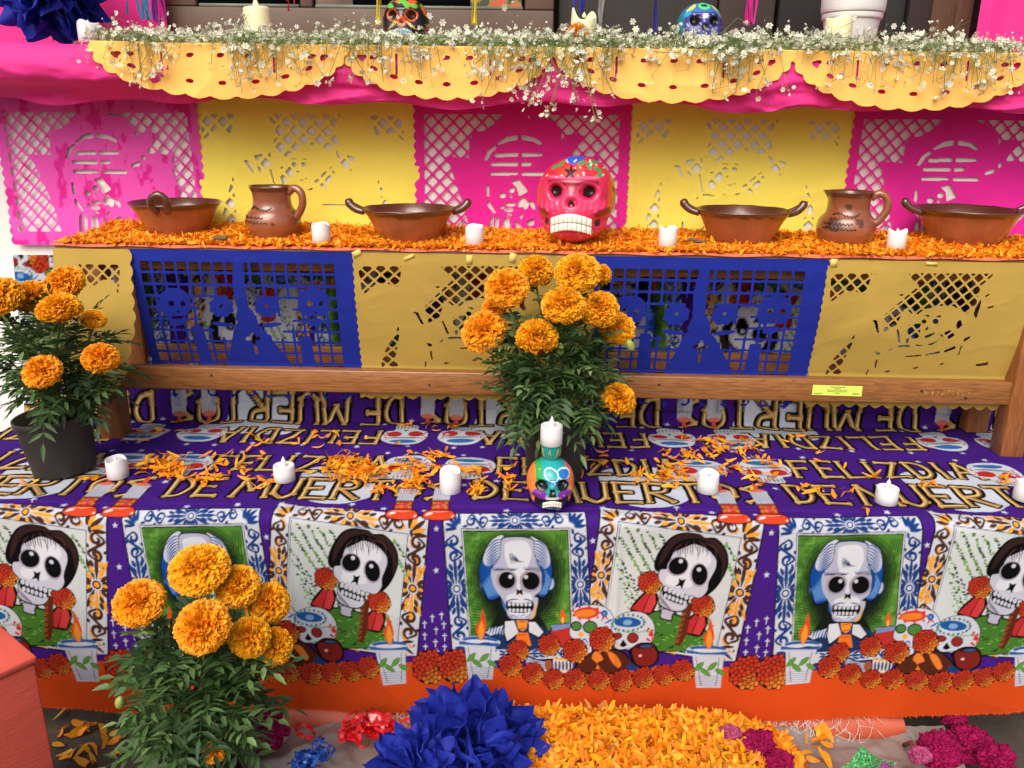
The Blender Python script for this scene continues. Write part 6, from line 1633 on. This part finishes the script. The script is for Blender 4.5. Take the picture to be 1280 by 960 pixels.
# cockscomb heads
CKM = mat('cockscomb', None, .85, .10, 60., .6, 150., spec=.15)
def cockscomb(px, py, Y, R, label, seed, pale=False):
    rg = np.random.default_rng(seed); p = at_y(np.array(float(px)), np.array(float(py)), Y); t = thing('cockscomb_bloom', label, 'flower', p, 'magenta cockscomb blooms')
    b = MB(); u = np.linspace(0, 2*math.pi, 84, endpoint=False); v = np.linspace(.05, math.pi-.05, 50); U, V_ = np.meshgrid(u, v)
    d = np.stack([np.sin(V_)*np.cos(U), np.sin(V_)*np.sin(U)*.8, np.cos(V_)*.85], -1)
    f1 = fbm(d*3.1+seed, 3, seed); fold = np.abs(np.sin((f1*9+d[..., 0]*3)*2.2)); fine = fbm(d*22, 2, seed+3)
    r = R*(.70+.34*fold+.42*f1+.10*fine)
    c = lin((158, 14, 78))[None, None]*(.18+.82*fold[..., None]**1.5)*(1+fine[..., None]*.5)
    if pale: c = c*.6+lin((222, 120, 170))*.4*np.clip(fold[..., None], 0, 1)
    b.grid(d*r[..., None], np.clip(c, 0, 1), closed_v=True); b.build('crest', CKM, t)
    b = MB(); b.tube([(0, .01, -R*.7), (.01, .05, -R*.9), (.02, .10, -p[2]+.012)], .004, 6); b.build('stalk', mat('red_stalk', S(130, 60, 60), .6), t)
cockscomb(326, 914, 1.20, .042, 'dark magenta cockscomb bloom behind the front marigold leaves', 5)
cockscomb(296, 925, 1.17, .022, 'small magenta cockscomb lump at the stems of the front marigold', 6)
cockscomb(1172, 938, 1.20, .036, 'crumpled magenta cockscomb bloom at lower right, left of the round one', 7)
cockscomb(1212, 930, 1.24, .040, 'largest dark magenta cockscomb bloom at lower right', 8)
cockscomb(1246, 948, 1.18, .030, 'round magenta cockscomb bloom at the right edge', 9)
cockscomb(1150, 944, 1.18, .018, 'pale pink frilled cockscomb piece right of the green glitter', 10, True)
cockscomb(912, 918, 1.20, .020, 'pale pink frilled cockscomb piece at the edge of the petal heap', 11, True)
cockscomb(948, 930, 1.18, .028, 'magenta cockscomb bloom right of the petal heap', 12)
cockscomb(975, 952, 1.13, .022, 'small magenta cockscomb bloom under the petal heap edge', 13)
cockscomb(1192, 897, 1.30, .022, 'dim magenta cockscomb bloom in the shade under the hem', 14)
# glitter stars
def glitter(px, py, Y, R, col, label, seed):
    rg = np.random.default_rng(seed); p = at_y(np.array(float(px)), np.array(float(py)), Y); b = MB()
    n_ = 4; pts = []
    for i in range(n_*2):
        a = i*math.pi/n_+.2; r = R if i % 2 == 0 else R*.62; pts.append((r*math.cos(a), r*math.sin(a)*.8))
    for sgn in (1,):
        for i in range(len(pts)):
            a, c = pts[i], pts[(i+1) % len(pts)]
            for s in range(12):
                for q in range(s+1):
                    def g(u_, w_): return (a[0]*u_+c[0]*w_, a[1]*u_+c[1]*w_)
                    k0, k1 = s/12, (s+1)/12
                    f0, f1 = q/(s+1), (q+1)/(s+1)
                    v = [g(k1*(1-f0), k1*f0), g(k1*(1-f1), k1*f1), g(k0*(1-(q/max(s, 1))), k0*q/max(s, 1))]
                    v3 = [(x, z*.25-.012*(1-np.hypot(x, z)/R)+rg.normal(0, .0005), z*.85+rg.normal(0, .0005)) for x, z in v]
                    b.add(v3, None, [(0, 1, 2)], np.clip(col*rg.uniform(.3, 1.6), 0, 1))
                    if q < s:
                        v = [g(k0*(1-q/s), k0*q/s), g(k1*(1-f1), k1*f1), g(k0*(1-(q+1)/s), k0*(q+1)/s)]
                        b.add([(x, z*.25-.012*(1-np.hypot(x, z)/R)+rg.normal(0, .0005), z*.85+rg.normal(0, .0005)) for x, z in v], None, [(0, 1, 2)], np.clip(col*rg.uniform(.3, 1.6), 0, 1))
    o = b.build('glitter_star', mat('glitter', None, .3, 0, metal=.15, coat=.4), None, False, p); tag(o, label, 'glitter decoration', 'glitter decorations')
glitter(1082, 958, 1.10, .050, lin((16, 150, 70)), 'green glitter foam star at the bottom edge', 1)
glitter(1110, 975, 1.06, .048, lin((140, 20, 130)), 'purple glitter foam star below the green one', 2)
# red and blue foil garlands
def foil(px, py, Y, R, m, label, seed, n_, stretch, nblob):
    rg = np.random.default_rng(seed); p = at_y(np.array(float(px)), np.array(float(py)), Y); t = thing('foil_garland', label, 'garland', p)
    for k in range(n_):
        c = np.array([rg.normal(0, R*stretch), rg.normal(0, R*.3), rg.normal(0, R*.35)]); r = R*rg.uniform(.3, .6); n0 = rnd_unit(1)[0]; a = np.cross(n0, (0, 0, 1.0)); a /= np.linalg.norm(a); q = np.cross(n0, a)
        th = np.linspace(0, 2*math.pi, 25); P = c+r*(np.cos(th)[:, None]*a+np.sin(th)[:, None]*q*.8)+rg.normal(0, r*.06, (25, 3)); w_ = n0*R*.09
        b = MB(); b.grid(np.stack([P-w_, P+w_], 1)); b.build('loop', m, t, False)
    for k in range(nblob):
        gx, gy = np.meshgrid(np.linspace(-1, 1, 14), np.linspace(-1, 1, 14)); c = np.array([rg.normal(0, R*stretch), rg.normal(0, R*.25), rg.normal(R*.2, R*.25)])
        q = np.stack([gx, gy, 0*gx], -1)*R*.55; q[..., 2] += .5*R*fbm(q/R*2.2+k*7, 3, seed+k); b = MB(); b.grid(q+c); b.build('crumpled_foil', m, t, False)
foil(452, 908, 1.22, .036, mat('red_foil', S(206, 26, 34), .2, .1, coat=.5), 'crumpled shiny red foil garland under the orange hem', 21, 16, 1.0, 6)
foil(395, 946, 1.14, .030, mat('blue_foil', S(22, 70, 160), .25, .1, coat=.5), 'blue foil garland at the bottom, below the red one', 22, 12, .8, 2)
foil(515, 925, 1.22, .022, mat('teal_foil', S(30, 120, 140), .3, .1, coat=.4), 'teal foil scrap between the red foil and the blue pompom', 23, 5, .9, 2)
